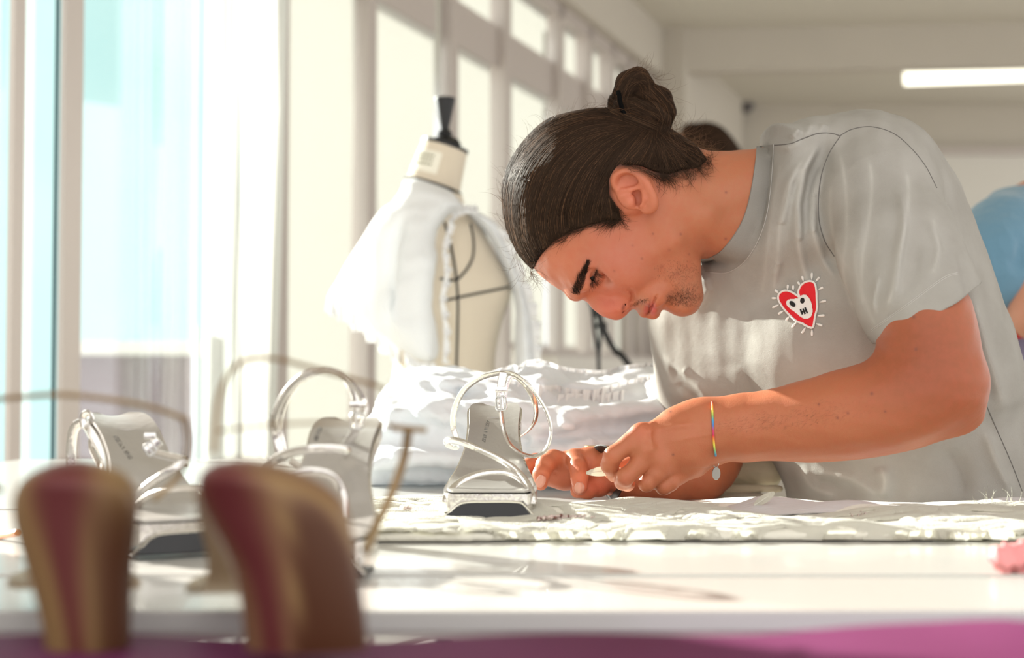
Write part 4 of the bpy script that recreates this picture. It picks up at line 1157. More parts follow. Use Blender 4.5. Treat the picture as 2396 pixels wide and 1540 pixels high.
tuft(110, [(1440, 500), (1436, 460), (1450, 520)], 60, 36, -8, 5)
tuft(140, [(1470, 398), (1520, 410), (1560, 415)], 30, 50, 10, 6)
tuft(120, [(1540, 400), (1600, 395), (1640, 380)], 70, 55, 22, 7)
tuft(60, [(1620, 385), (1660, 370)], 40, 40, 20, 6)
strands('hair_strands', dark, .00022, M['strand'], hair)
strands('short_hairs', short, .00014, M['strand'], hair)
strands('brown_strands', brown, .00017, M['strand2'], hair)
# loose hairs standing off the outline
fly = []
def loose(n, src, L0, spread, base_ang, curl=14, Yj=.03):
    for i in range(n):
        t = rnd.random() * (len(src) - 1.001); k = int(t); f_ = t - k
        x0 = src[k][0] * (1 - f_) + src[k + 1][0] * f_; y0 = src[k][1] * (1 - f_) + src[k + 1][1] * f_
        tx, ty = src[k + 1][0] - src[k][0], src[k + 1][1] - src[k][1]; l = math.hypot(tx, ty); a_ = math.atan2(ty, tx) + math.radians(base_ang + rnd.gauss(0, spread))
        Y_ = HY + rnd.gauss(0, Yj); cc = rnd.uniform(-1, 1) * curl; L_ = L0 * rnd.uniform(.4, 1.3); q = []
        for s in range(11):
            q.append(P(x0, y0, Y_)); x0 += math.cos(a_) * L_ / 10; y0 += math.sin(a_) * L_ / 10; a_ += math.radians(cc); cc += rnd.gauss(0, 3); Y_ += rnd.gauss(0, .001)
        fly.append(q)
loose(70, [(1205, 585), (1182, 520), (1176, 450), (1192, 395), (1222, 345), (1275, 292)], 60, 18, -10)
loose(90, [(1222, 345), (1275, 292), (1330, 270), (1393, 255), (1440, 262)], 55, 18, -14)
loose(60, [(1230, 600), (1240, 630), (1245, 645)], 55, 28, -35, 18)
loose(24, [(1200, 560), (1225, 625)], 70, 20, 20, 14)
loose(60, [(1470, 165), (1520, 170), (1560, 215), (1578, 270), (1570, 300)], 50, 26, -35)
loose(120, [(1548, 300), (1580, 318), (1610, 335)], 80, 30, -10, 14)
loose(70, [(1600, 335), (1640, 345), (1668, 352)], 40, 28, -30, 18)
strands('stray_hairs', fly, .00011, M['strand2'], hair)
# elastic
tie_p = [P(1444, 226, HY - .012), P(1447, 216, HY - .026), P(1452, 240, HY - .036), P(1458, 262, HY - .037), P(1470, 282, HY - .034), P(1480, 298, HY - .020), P(1476, 300, HY), P(1455, 272, HY + .01)]
MB().tube([Vector(q) for q in catmull(tie_p, 5)], .0023, 8).build('hair_tie', M['elastic'], person)
# brows, lashes, stubble -------------------------------------------------------------
br = []
def hairs(n, src, wd, dr, ln, off0=.0003, lift=.0012, dj=14, bvx=SKB, tip=0.0):
    out = []
    for i in range(n):
        t = rnd.random() * (len(src) - 1.001); k = int(t); f_ = t - k
        w_ = np.interp(t / (len(src) - 1), np.linspace(0, 1, len(wd)), wd); d_ = np.interp(t / (len(src) - 1), np.linspace(0, 1, len(dr)), dr)
        x0 = src[k][0] * (1 - f_) + src[k + 1][0] * f_ + rnd.uniform(-1, 1) * w_; y0 = src[k][1] * (1 - f_) + src[k + 1][1] * f_ + rnd.uniform(-1, 1) * w_ * .4
        a_ = math.radians(d_ + rnd.gauss(0, dj)); L_ = ln * rnd.uniform(.6, 1.2)
        pr = hit(bvx, x0, y0, off0)
        if pr is None or pr.y > HY + .01: continue
        q = [pr]
        for s in (1, 2, 3):
            h_ = hit(bvx, x0 + math.cos(a_) * L_ * s / 3, y0 + math.sin(a_) * L_ * s / 3, off0 + lift * s / 3)
            if h_ is None or abs(h_.y - q[-1].y) > .01: h_ = q[-1] + (q[-1] - q[-2] if len(q) > 1 else Vector((math.cos(a_), 0, -math.sin(a_))) * .001)
            q.append(h_)
        out.append(q)
    return out
strands('eyebrow', hairs(760, [(1348, 688), (1354, 672), (1361, 652), (1368, 634), (1374, 616)], [8, 10, 9, 6, 2], [-115, -95, -85, -75, -65], 13), .00010, M['brow'], person)
strands('eyelashes', hairs(80, [(1396, 630), (1391, 642), (1387, 653), (1382, 664)], [1.5, 3, 3, 1.5], [40, 55, 70, 100], 15, .0006, .003, 12) + hairs(26, [(1402, 636), (1400, 650), (1393, 664)], [1, 1, 1], [20, 30, 50], 8, .0004, .003), .00011, M['brow'], person)
stub = hairs(620 if FAST else 1100, [(1618, 690), (1600, 705), (1580, 700), (1610, 670)], [30, 34, 28, 28], [150, 100, 60, 120], 4, .0001, .0006, 30)
stub += hairs(150, [(1480, 712), (1500, 706), (1512, 700)], [12, 10, 8], [80, 70, 60], 4, .0001, .0006, 30)
stub += hairs(330, [(1620, 640), (1590, 620), (1560, 640), (1600, 660)], [22, 34, 40, 30], [120, 100, 90, 100], 3.6, .0001, .0006, 40)
strands('stubble', stub, .00006, M['stub'], person)

# trousers and shoes, standing behind the table ---------------------------------------
wv = Vol((.16, 1.38, .02), (.80, 1.80, CAMZ - .22), .006)
for yy in (1.50, 1.70):
    wv.chain([(.50, yy + (.03 if yy < 1.6 else -.03), CAMZ - .36), (.47, yy, .62), (.49, yy, .10)], [.115, .085, .075], .03, .02)
trousers = link('trousers', wv.mesh('trousers'), mat('dark_denim', (.05, .06, .09), .8, bump=[(300, .001, 2)]), person)
for yy in (1.50, 1.70):
    xv = Vol((.30, yy - .07, -.01), (.62, yy + .07, .14), .004)
    xv.chain([(.55, yy, .045), (.48, yy, .06), (.38, yy, .038)], [.045, .055, .038], .02, .02)
    xv.d[:] = np.maximum(xv.d, -(xv.ax[2][None, None, :] - .002))
    link('shoe', xv.mesh('shoe'), M['dark_leather'], person)

# bracelet, watch, feather ---------------------------------------------------------------
AB = bvh_of(arm_me)
ah = hairs(160 if FAST else 420, [(1700, 1000), (1800, 985), (1900, 975), (2000, 950)], [40, 48, 56, 60], [150, 150, 145, 140], 9, .0001, .0008, 24, AB)
strands('arm_hair', ah, .000035, M['arm_hair'], person)
wp = []
for t in np.linspace(0, 1, 15):
    h = hit(AB, 1666 + 2 * math.sin(t * 3) + (8 * t ** 4), 943 + t * 122, .0008)
    if h is not None: wp.append(h)
back = [P(1672, 1066, 1.40), P(1668, 1050, 1.42), P(1664, 1005, 1.432), P(1662, 955, 1.42), P(1664, 941, 1.40)]
loop = [Vector(q) for q in catmull(wp[::2] + back, 4, True)]
brm = MB().tube(loop, .0011, 8, closed=True)
bo = brm.build('bracelet', M['rainbow'], person, auto=False)
bo['label'] = 'rainbow thread bracelet'
at = bo.data.attributes.new('run', 'FLOAT', 'POINT'); nn = len(loop)
at.data.foreach_set('value', np.repeat(np.arange(nn) / nn, 8).astype(np.float32))
pc = P(1676, 1108, 1.372)
th = P(1675, 1070, 1.372)
MB().tube([th + Vector((math.cos(a_) * .0028, .0, math.sin(a_) * .0046 - .005)) for a_ in np.linspace(0, 2 * math.pi, 13)[:-1]], .0006, 6, closed=True).build('pendant_ring', M['steel'], bo)
pm = MB().lathe([(.0, -.0009), (.0085, -.0009), (.0092, 0), (.0085, .0009), (0, .0009)], (0, 0, 0), 28, 1, 1)
pm.v = [(pc.x + a_ * .48, pc.y + c_ + a_ * .25, pc.z + b_ * .70) for a_, b_, c_ in [(v_[0], v_[1], v_[2]) for v_ in pm.v]]
pm.v = [(a_ * 1.0, b_, c_) for a_, b_, c_ in pm.v]
pen = pm.build('pendant', M['pendant'], bo)
# watch on the far wrist
wl = [P(1400, 1052, 1.49), P(1424, 1052, 1.468), P(1446, 1080, 1.462), P(1456, 1120, 1.462), P(1446, 1152, 1.475), P(1430, 1160, 1.51), P(1404, 1120, 1.55), P(1394, 1070, 1.535)]
wo = MB().tube([Vector(q) for q in catmull(wl, 5, True)], 1.0, 8, flat=(.0052, .0012), closed=True, up=(0, 1, 0)).build('watch_strap', M['dark_leather'], person)
wc = P(1396, 1052, 1.51)
wm = MB().lathe([(0, 0), (.013, 0), (.014, .002), (.013, .005), (0, .005)], (wc.x, wc.y, wc.z - .001), 24).build('watch_case', M['gold'], wo)
# ------------------------------------------------------------------ tables
M['joint'] = mat('dark_joint', (.08, .075, .07), .7)
def table(name, x0, x1, y0, y1, lab, seam=0):
    e = empty(name, ((x0 + x1) / 2, (y0 + y1) / 2, 0), lab, 'table')
    if seam:
        MB().box((x0, y0, TABLE - .012), (x1, seam - .008, TABLE)).build('tabletop', M['table'], e, smooth=False, bevel=.0015)
        MB().box((x0, seam + .008, TABLE - .012), (x1, y1, TABLE)).build('tabletop', M['table'], e, smooth=False, bevel=.0015)
        MB().box((x0 + .002, seam - .009, TABLE - .012), (x1 - .002, seam + .009, TABLE - .008)).build('joint_strip', M['joint'], e, smooth=False)
    else: MB().box((x0, y0, TABLE - .012), (x1, y1, TABLE)).build('tabletop', M['table'], e, smooth=False, bevel=.0015)
    MB().box((x0 + .001, y0 + .001, TABLE - .015), (x1 - .001, y1 - .001, TABLE - .012)).build('edge_band', M['table_edge'], e, smooth=False)
    for lx in (x0 + .05, x1 - .09):
        for ly in (y0 + .12, y1 - .10): MB().box((lx, ly, 0), (lx + .04, ly + .04, TABLE - .015)).build('leg', M['frame'], e, smooth=False, bevel=.002)
    return e
table('work_table', -.245 - .75, 1.0, .796, 1.405, 'white laminate work table the silver sandals and feathers lie on', .938)
table('back_table', -.80, .285, 1.425, 2.30, 'white laminate table behind the sandals carrying the heap of white clothes')
# purple covered bench in front of the lens
pe = empty('purple_bench', (0, .45, 0), 'bench covered with purple cloth at the bottom edge of the picture', 'bench')
PZ = CAMZ - .118
rnd2 = random.Random(9)
def pf(u, v_):
    x = -.75 + 1.7 * u; y = .18 + .482 * v_
    z = PZ + .0012 * math.sin(x * 14 + y * 9) + .0015 * math.sin(x * 31 + 1)
    z += .010 * math.exp(-((x - .235) / .035) ** 2) * math.exp(-((y - .62) / .05) ** 2)
    z += .004 * math.exp(-((x - .17) / .05) ** 2)
    return (x, y, z)
MB().grid(pf, 120, 12, .02).build('cloth_top', M['purple'], pe)
MB().box((-.74, .19, .05), (.94, .655, PZ - .022)).build('bench_body', M['violet_top'], pe, smooth=False)
# pink scrap at the right
pm_ = Vol((P(2318, 1400, .95).x - .02, .90, TABLE - .01), (P(2470, 1400, .95).x + .02, 1.02, TABLE + .06), .0014)
pp = P(2362, 1376, .95)
pm_.chain([(pp.x - .004, .95, TABLE + .010), (pp.x + .012, .955, TABLE + .010), (pp.x + .035, .96, TABLE + .008)], [.0095, .010, .007], 0, .004)
pm_.noise(.0022, .012, 4)
pk = link('pink_scrap', pm_.mesh('pink_scrap'), M['pink']); tag(pk, 'crumpled pink fabric scrap at the right on the white table', 'fabric scrap')
# ------------------------------------------------------------------ silver sandals
def sandal(o, yaw, label, straps, toe_lift=0.0, sc=1.0):
    """o: plan point of the toe, yaw: turn about z; the sole runs back (+y) and up from the toe"""
    e = empty('sandal', (o[0], o[1], TABLE + toe_lift), label, 'sandal')
    cyw, syw = math.cos(yaw), math.sin(yaw); zb = TABLE + toe_lift
    def T(x, y, z): return Vector((o[0] + (x * cyw - y * syw) * sc, o[1] + (x * syw + y * cyw) * sc, zb + z * sc))
    ys_ = [0, .006, .02, .045, .07, .09, .11, .13, .15, .17, .19, .205, .214]
    hw = [.0335, .0375, .0405, .0415, .0395, .0345, .0295, .0265, .0260, .0270, .0272, .0240, .0150]
    zt = [.0215, .0215, .0215, .0220, .0250, .0330, .0450, .0590, .0715, .0810, .0870, .0900, .0905]
    tk = [.0190, .0190, .0190, .0190, .0150, .0090, .0065, .0060, .0060, .0060, .0060, .0060, .0060]
    prof = catmull([(a_, b_, c_, d_) for a_, b_, c_, d_ in zip(ys_, hw, zt, tk)], 4)
    # insole, a shallow dished sheet
    def ins(u, v_):
        i = min(len(prof) - 1, int(round(u * (len(prof) - 1)))); a_, b_, c_, d_ = prof[i]; x = (v_ - .5) * 2
        return T(x * b_ * .93, a_ + .0015 if a_ < .1 else a_ - .001, c_ + .0012 + .0035 * x * x * min(1, a_ / .08))
    io = MB().grid(ins, len(prof) - 1, 10, .002).build('insole', M['silver_smooth'], e)
    # sole edge wrapped in silver
    so = MB(); V = []; n_ = len(prof)
    for a_, b_, c_, d_ in prof:
        for x in (-1, -.97, 0, .97, 1):
            V.append(T(x * b_, a_, c_ + (.0035 * min(1, a_ / .08) if abs(x) > .9 else 0)))
        for x in (1, .9, 0, -.9, -1):
            V.append(T(x * b_, a_, c_ - d_ + (.004 * max(0, 1 - a_ / .03))))
    F = []
    for i in range(n_ - 1):
        for k in range(10):
            l = (k + 1) % 10; F.append((i * 10 + k, i * 10 + l, (i + 1) * 10 + l, (i + 1) * 10 + k))
    F.append(tuple(range(10))); F.append(tuple(reversed([(n_ - 1) * 10 + k for k in range(10)])))
    so.add(V, F).build('sole', M['silver'], e)
    # black outsole under the turned-up toe, framed by the silver rim
    k0 = MB()
    def bk(u, v_):
        x = (v_ - .5) * 2; w0 = .0255 + (.0385 - .0255) * u
        return T(x * w0 + (.004 if u < .5 else 0), -.0012 - .004 * u, .0135 - .0130 * u + .0012 * (x ** 4))
    k0.grid(bk, 6, 10, -.002).build('outsole', M['black_sole'], e)
    q = [T(-.0405, -.0062, .0012), T(-.034, -.005, .0062), T(-.023, -.0035, .0140), T(.0, -.003, .0150), T(.024, -.0035, .0148), T(.031, -.004, .0120), T(.0405, -.0062, .0016)]
    MB().tube(catmull(q, 4), .0011, 6).build('toe_rim', M['silver'], e)
    MB().grid(lambda u, v_: T((v_ - .5) * .078, .002 + .05 * u, .0008 * (1 - u)), 6, 4, -.0016).build('outsole', M['black_sole'], e)
    # heel
    hp_ = MB(); hv_ = []
    for z_, w_, l0, l1 in [(.001, .0105, .186, .206), (.03, .0120, .183, .207), (.06, .0160, .176, .210), (.084, .0235, .166, .213)]:
        for a_ in range(12):
            t = 2 * math.pi * a_ / 12; hv_.append(T(w_ * math.copysign(abs(math.cos(t)) ** .6, math.cos(t)), (l0 + l1) / 2 + (l1 - l0) / 2 * math.copysign(abs(math.sin(t)) ** .6, math.sin(t)), z_))
    hf = [(i * 12 + k, i * 12 + (k + 1) % 12, (i + 1) * 12 + (k + 1) % 12, (i + 1) * 12 + k) for i in range(3) for k in range(12)] + [tuple(range(12)), tuple(range(36, 48))]
    hp_.add(hv_, hf).build('heel', M['silver'], e)
    # printed name on the insole: a row of small raised letters, too small to read
    for st_ in straps:
        pts, w_, t_, nm = st_[:4]; mt = st_[4] if len(st_) > 4 else 'silver'
        MB().tube(catmull([P(*p) if len(p) == 3 and p[1] > 3 else p for p in pts], 7), 1.0, 10, flat=(w_, t_), up=(0, 1, 0)).build(nm, M[mt], e)
    return e, T

M['stamp'] = mat('stamped_grey', (.22, .21, .19), .4, metal=.4)
def stamp(e, p0, p1, hw_):
    """worn, unreadable maker's stamp along the insole"""
    io = [c_ for c_ in e.children if c_.name.startswith('insole')][0]; b_ = bvh_of(io.data); mb_ = MB(); r_ = random.Random(3); n_ = 11
    dx, dy = p1[0] - p0[0], p1[1] - p0[1]; L = math.hypot(dx, dy); nx, ny = -dy / L, dx / L
    for i in range(n_):
        if i == 6: continue
        for s in range(3):
            t0, t1 = (i + r_.choice([0, .35, .7])) / n_, (i + r_.choice([0, .35, .7])) / n_; u0, u1 = r_.choice([-1, 0, 1]), r_.choice([-1, 1])
            if abs(u0 - u1) + abs(t0 - t1) < .01: continue
            A = hit(b_, p0[0] + dx * t0 + nx * u0 * hw_, p0[1] + dy * t0 + ny * u0 * hw_, .0002); B_ = hit(b_, p0[0] + dx * t1 + nx * u1 * hw_, p0[1] + dy * t1 + ny * u1 * hw_, .0002)
            if A is not None and B_ is not None: mb_.tube([A, B_], .0003, 4)
    if mb_.v: mb_.build('stamped_name', M['stamp'], e)

S1 = [([(1040, 1178, 1.245), (1046, 1160, 1.25), (1070, 1132, 1.262), (1110, 1112, 1.27), (1155, 1104, 1.272), (1195, 1108, 1.27), (1226, 1128, 1.262), (1243, 1155, 1.25), (1241, 1180, 1.243)], .0028, .0018, 'toe_strap'),
      ([(1044, 1034, 1.315), (1052, 1029, 1.30), (1080, 1034, 1.29), (1120, 1051, 1.282), (1165, 1072, 1.275), (1205, 1098, 1.268), (1232, 1128, 1.258), (1248, 1160, 1.248), (1249, 1182, 1.243)], .0030, .0022, 'instep_strap'),
      ([(1044, 1034, 1.315), (1050, 1042, 1.34), (1068, 1048, 1.36)], .0030, .0022, 'instep_strap'),
      ([(1068, 1026, 1.40), (1060, 995, 1.40), (1063, 958, 1.39), (1084, 915, 1.375), (1120, 887, 1.36), (1160, 875, 1.35), (1195, 874, 1.345), (1226, 892, 1.34), (1258, 928, 1.335), (1281, 970, 1.335), (1289, 1008, 1.335), (1280, 1046, 1.335), (1257, 1066, 1.335), (1228, 1064, 1.335), (1202, 1048, 1.335), (1187, 1028, 1.34), (1178, 1000, 1.345), (1173, 970, 1.345), (1171, 950, 1.345)], .0028, .0011, 'ankle_strap'),
      ([(1171, 958, 1.343), (1170, 925, 1.343), (1173, 895, 1.343), (1177, 873, 1.345)], .0036, .0014, 'strap_end'),
      ([(1179, 930, 1.35), (1185, 900, 1.35), (1196, 880, 1.35), (1212, 884, 1.352), (1236, 910, 1.36), (1252, 945, 1.37), (1253, 980, 1.385), (1238, 1006, 1.40), (1212, 1024, 1.41), (1196, 1034, 1.415)], .0028, .0011, 'ankle_strap')]
s1, T1 = sandal((P(1144, 1238, 1.235).x, 1.236), -.015, 'silver strappy sandal standing toe-first to the camera in the middle of the table', S1, .008)
stamp(s1, (1142, 984), (1131, 1036), 4)
def buckle(px_, py_, Y, w_, h_, e, ang=0):
    c = P(px_, py_, Y); q = []
    for a_, b_ in [(-1, -1), (-1, 1), (1, 1), (1, -1)]:
        x = a_ * w_ * math.cos(ang) - b_ * h_ * math.sin(ang); z = a_ * w_ * math.sin(ang) + b_ * h_ * math.cos(ang); q.append(c + Vector((x, -.001, z)))
    q2 = []
    for i in range(4):
        a_, b_ = q[i], q[(i + 1) % 4]; q2 += [a_.lerp(b_, .15), a_.lerp(b_, .5), a_.lerp(b_, .85)]
    b_ = MB().tube(q2, .0009, 8, closed=True)
    b_.tube([q[0].lerp(q[3], .5), q[1].lerp(q[2], .5)], .0008, 6)
    b_.build('buckle', M['steel'], e)
    kq = [c + Vector((x * w_ * 1.15, -.0015, z - h_ * 1.6)) for x, z in [(-1, .001), (1, .001)]]
    MB().tube([c + Vector((-w_ * 1.1, -.002, h_ * 2.0)), c + Vector((w_ * 1.1, -.002, h_ * 2.0))], 1.0, 8, flat=(.0026, .0009), up=(0, 1, 0)).build('strap_keeper', M['silver'], e)
buckle(1172, 944, 1.342, .0048, .0065, s1, .12)

S2 = [([(655, 1058, 1.10), (643, 1010, 1.10), (645, 965, 1.09), (672, 915, 1.08), (712, 878, 1.07), (752, 866, 1.07), (792, 874, 1.07), (830, 905, 1.07), (850, 935, 1.07), (852, 965, 1.07), (842, 992, 1.07)], .0030, .0012, 'ankle_strap'),
      ([(668, 1060, 1.12), (655, 1000, 1.12), (668, 945, 1.11), (705, 890, 1.09), (755, 868, 1.08), (800, 880, 1.08), (824, 915, 1.08), (832, 950, 1.08), (828, 985, 1.08)], .0026, .0012, 'ankle_strap'),
      ([(834, 990, 1.07), (832, 1008, 1.07), (818, 1030, 1.08), (800, 1055, 1.09)], .0034, .0014, 'strap_end'),
      ([(622, 1092, 1.05), (650, 1072, 1.03), (695, 1056, 1.02), (745, 1050, 1.015), (790, 1050, 1.02), (812, 1058, 1.03), (811, 1066, 1.05)], .0034, .0022, 'instep_strap'),
      ([(680, 1078, 1.10), (710, 1094, 1.09), (750, 1098, 1.08), (785, 1084, 1.09), (800, 1062, 1.10)], .0028, .0012, 'instep_strap'),
      ([(600, 1190, .985), (640, 1130, .98), (700, 1105, .975), (770, 1110, .97), (800, 1150, .97), (808, 1210, .965)], .0030, .0018, 'toe_strap')]
s2, T2 = sandal((P(712, 1340, .925).x, .925), -.03, 'silver strappy sandal behind the big gold heel, its buckle on the right of the loop', S2, .002)
stamp(s2, (750, 1000), (738, 1032), 4)
buckle(836, 985, 1.066, .0050, .0060, s2, -.1)

S3 = [([(168, 1120, 1.20), (166, 1060, 1.20), (172, 1008, 1.195), (192, 992, 1.19), (215, 1030, 1.18), (238, 1070, 1.17), (258, 1092, 1.16)], .0042, .0012, 'ankle_strap'),
      ([(196, 1000, 1.185), (194, 975, 1.185), (206, 966, 1.18), (216, 980, 1.18), (216, 1010, 1.18), (212, 1045, 1.18), (232, 1085, 1.17)], .0028, .0012, 'ankle_strap'),
      ([(322, 1168, 1.09), (340, 1142, 1.085), (372, 1118, 1.08), (405, 1098, 1.08), (434, 1078, 1.085), (436, 1086, 1.09)], .0032, .0022, 'instep_strap'),
      ([(322, 1184, 1.08), (350, 1160, 1.07), (390, 1147, 1.06), (430, 1142, 1.055), (465, 1143, 1.05), (486, 1158, 1.05)], .0026, .0018, 'toe_strap'),
      ([(346, 1056, 1.13), (358, 1044, 1.13), (372, 1030, 1.13)], .0050, .0016, 'strap_end'),
      ([(362, 1060, 1.13), (395, 1068, 1.125), (430, 1076, 1.12)], .0034, .0012, 'ankle_strap')]
s3, T3 = sandal((P(440, 1300, 1.035).x, 1.03), .52, 'silver sandal lying aslant at the left between the two blurred gold heels', S3, .004)
stamp(s3, (268, 1020), (308, 1076), 4)
buckle(352, 1050, 1.13, .0040, .0050, s3, .6)
# a fallen sandal strap loop and a red pencil farther back
ro = MB().tube([P(430, 1209, 1.20), P(500, 1208, 1.19)], .0030, 8); o_ = ro.build('red_pencil', M['red_plastic']); tag(o_, 'short red pencil lying behind the left silver sandal', 'pencil')
q = MB().tube([P(-40, 1262, 1.18), P(40, 1247, 1.12)], .0028, 8).build('orange_pencil', mat('orange_paint', (.62, .22, .06), .4)); tag(q, 'orange pencil at the left edge of the white table', 'pencil')

# ------------------------------------------------------------------ gold shoes close to the lens
def gold_shoe(rows, Y, label, straps, tintf, side):
    """rows: photo outline (y, x left, x right) of the heel and counter seen from behind"""
    r_ = catmull([(y_, a_, b_) for y_, a_, b_ in rows], 4)
    c = P((r_[-1][1] + r_[-1][2]) / 2, r_[-1][0], Y)
    e = empty('gold_heel_shoe', (c.x, Y, PZ), label, 'shoe', 'gold high-heeled shoes on the purple cloth')
    V = []; n_ = 32; cols = []; m = len(r_); ctr = []
    for i, (y_, a_, b_) in enumerate(r_):
        A = P(a_, y_, Y); B_ = P(b_, y_, Y); w_ = (B_.x - A.x) / 2; cx2 = (A.x + B_.x) / 2; z = max(A.z, PZ + .001); t = i / (m - 1)
        dpb = min(w_, .014 + .012 * (1 - t)); dpf = min(w_, .012 + .012 * (1 - t)); ctr.append((cx2, z, w_))
        for k in range(n_):
            an = 2 * math.pi * k / n_; cc, ss = math.cos(an), math.sin(an)
            x_ = cx2 + w_ * cc; V.append((x_, Y + (dpb if ss < 0 else dpf) * ss, z)); cols += [*tintf(cc, 1 - t), 1]
    F = [(i * n_ + k, (i + 1) * n_ + k, (i + 1) * n_ + (k + 1) % n_, i * n_ + (k + 1) % n_) for i in range(m - 1) for k in range(n_)] + [tuple(range(n_)), tuple(range((m - 1) * n_, m * n_))]
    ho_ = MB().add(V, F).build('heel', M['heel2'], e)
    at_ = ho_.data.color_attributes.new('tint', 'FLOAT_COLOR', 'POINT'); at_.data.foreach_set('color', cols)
    # sole running away and down from the heel to the forefoot
    zt_ = P(0, 1165, Y).z; cx3 = P((rows[2][1] + rows[2][2]) / 2, 1165, Y).x
    pr = catmull([(.004, .024, zt_), (.03, .024, zt_ - .012), (.06, .021, zt_ - .032), (.09, .024, zt_ - .052), (.12, .033, PZ + .010), (.15, .036, PZ + .006), (.18, .032, PZ + .006), (.20, .018, PZ + .007)], 4)
    MB().grid(lambda u, v_: (cx3 + side * pr[int(round(u * (len(pr) - 1)))][0] + (v_ - .5) * 2 * pr[int(round(u * (len(pr) - 1)))][1], Y + pr[int(round(u * (len(pr) - 1)))][0], pr[int(round(u * (len(pr) - 1)))][2]), len(pr) - 1, 8, .004).build('footbed', M['gold_leather'], e)
    for pts, w_, t_, nm in straps:
        MB().tube(catmull([P(*p) for p in pts], 7), 1.0, 10, flat=(w_, t_), up=(0, 0, 1)).build(nm, M['gold_leather'], e)
    return e
M['heel2'] = mat('two_tone_heel', (.5, .3, .16), .42, metal=.1, attr='tint', spec=.4)
def sg(x): return 1 / (1 + math.exp(-x))
def lerp3(a_, b_, k): return tuple(a_[j] * (1 - k) + b_[j] * k for j in range(3))
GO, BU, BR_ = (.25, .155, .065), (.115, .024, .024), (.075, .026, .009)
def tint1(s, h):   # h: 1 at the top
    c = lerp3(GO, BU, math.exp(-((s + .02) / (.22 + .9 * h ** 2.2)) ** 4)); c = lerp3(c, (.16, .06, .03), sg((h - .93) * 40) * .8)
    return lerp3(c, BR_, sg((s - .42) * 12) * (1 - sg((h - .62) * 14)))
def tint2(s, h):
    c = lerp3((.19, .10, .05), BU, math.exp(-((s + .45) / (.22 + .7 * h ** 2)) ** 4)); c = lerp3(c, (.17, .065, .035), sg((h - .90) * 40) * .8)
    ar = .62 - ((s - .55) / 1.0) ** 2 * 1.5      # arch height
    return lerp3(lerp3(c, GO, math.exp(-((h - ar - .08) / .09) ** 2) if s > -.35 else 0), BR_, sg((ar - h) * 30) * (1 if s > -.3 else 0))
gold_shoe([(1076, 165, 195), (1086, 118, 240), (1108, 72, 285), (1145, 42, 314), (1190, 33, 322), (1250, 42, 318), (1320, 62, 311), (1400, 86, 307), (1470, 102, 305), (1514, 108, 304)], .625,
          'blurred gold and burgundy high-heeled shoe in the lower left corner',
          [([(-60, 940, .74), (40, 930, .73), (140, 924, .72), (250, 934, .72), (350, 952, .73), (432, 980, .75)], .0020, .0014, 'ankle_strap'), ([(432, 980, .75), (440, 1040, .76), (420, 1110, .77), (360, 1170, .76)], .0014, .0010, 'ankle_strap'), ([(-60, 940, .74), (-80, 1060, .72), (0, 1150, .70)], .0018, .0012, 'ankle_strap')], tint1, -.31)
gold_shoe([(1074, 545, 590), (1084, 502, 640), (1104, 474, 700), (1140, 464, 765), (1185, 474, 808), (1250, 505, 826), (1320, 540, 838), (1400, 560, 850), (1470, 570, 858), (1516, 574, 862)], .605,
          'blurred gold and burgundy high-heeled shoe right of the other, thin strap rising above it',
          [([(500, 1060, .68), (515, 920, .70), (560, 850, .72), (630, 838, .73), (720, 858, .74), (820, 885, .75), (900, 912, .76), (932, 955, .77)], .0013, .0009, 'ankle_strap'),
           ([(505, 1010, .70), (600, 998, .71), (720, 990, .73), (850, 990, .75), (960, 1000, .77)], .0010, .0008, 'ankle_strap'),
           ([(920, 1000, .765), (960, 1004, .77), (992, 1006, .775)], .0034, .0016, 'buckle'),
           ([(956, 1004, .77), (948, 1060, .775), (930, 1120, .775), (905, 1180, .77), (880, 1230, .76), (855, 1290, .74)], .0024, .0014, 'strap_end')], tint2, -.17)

# ------------------------------------------------------------------ dress form with a white blouse
DY = 2.55
df = empty('dress_form', (P(1060, 700, DY).x, DY, 0), 'cream linen dress form with black tape lines and a black wooden finial', 'dress form')
DBODY = Relief([(952, 418), (1010, 428), (1078, 455), (1086, 490), (1118, 520), (1155, 585), (1190, 648), (1197, 690), (1182, 730), (1166, 790), (1158, 860), (1165, 960), (1180, 1060), (1190, 1120), (880, 1120), (885, 1000), (915, 900), (925, 800), (915, 700), (895, 600), (905, 500), (935, 450)],
               DY, [(1010, 440, .045, .04), (1040, 520, .09, .06), (1050, 680, .125, .10), (1160, 680, .08, .06), (1050, 850, .10, .10), (1040, 1050, .13, .12), (940, 600, .09, .06)], 60, h=.003)
a = P(870, 1125, DY); b = P(1210, 400, DY)
dv = Vol((a.x - .01, DY - .15, a.z), (b.x + .01, DY + .15, b.z + .01), .004 if FAST else .003)
dv.d[:] = DBODY.field(dv)
db_me = dv.mesh('torso'); link('torso', db_me, M['form'], df)
DB = bvh_of(db_me)
def tube_dir(a_, b_, r0, r1, n=28):
    m_ = MB(); return m_
na, nb_ = P(1013, 436, DY), P(1040, 346, DY)
ax_ = (nb_ - na).normalized(); u_ = ax_.cross(Vector((0, 1, 0))).normalized(); w_ = ax_.cross(u_)
nk = MB(); V = []; ra, rb_ = .0500, .0425
for t, r in [(0, ra), (1, rb_)]:
    for k in range(32):
        a_ = 2 * math.pi * k / 32; V.append(na.lerp(nb_, t) + u_ * r * math.cos(a_) + w_ * r * math.sin(a_))
nk.add(V, [(k, (k + 1) % 32, 32 + (k + 1) % 32, 32 + k) for k in range(32)] + [tuple(range(32)), tuple(range(32, 64))]).build('neck', M['form'], df)
cp_ = MB(); V = []
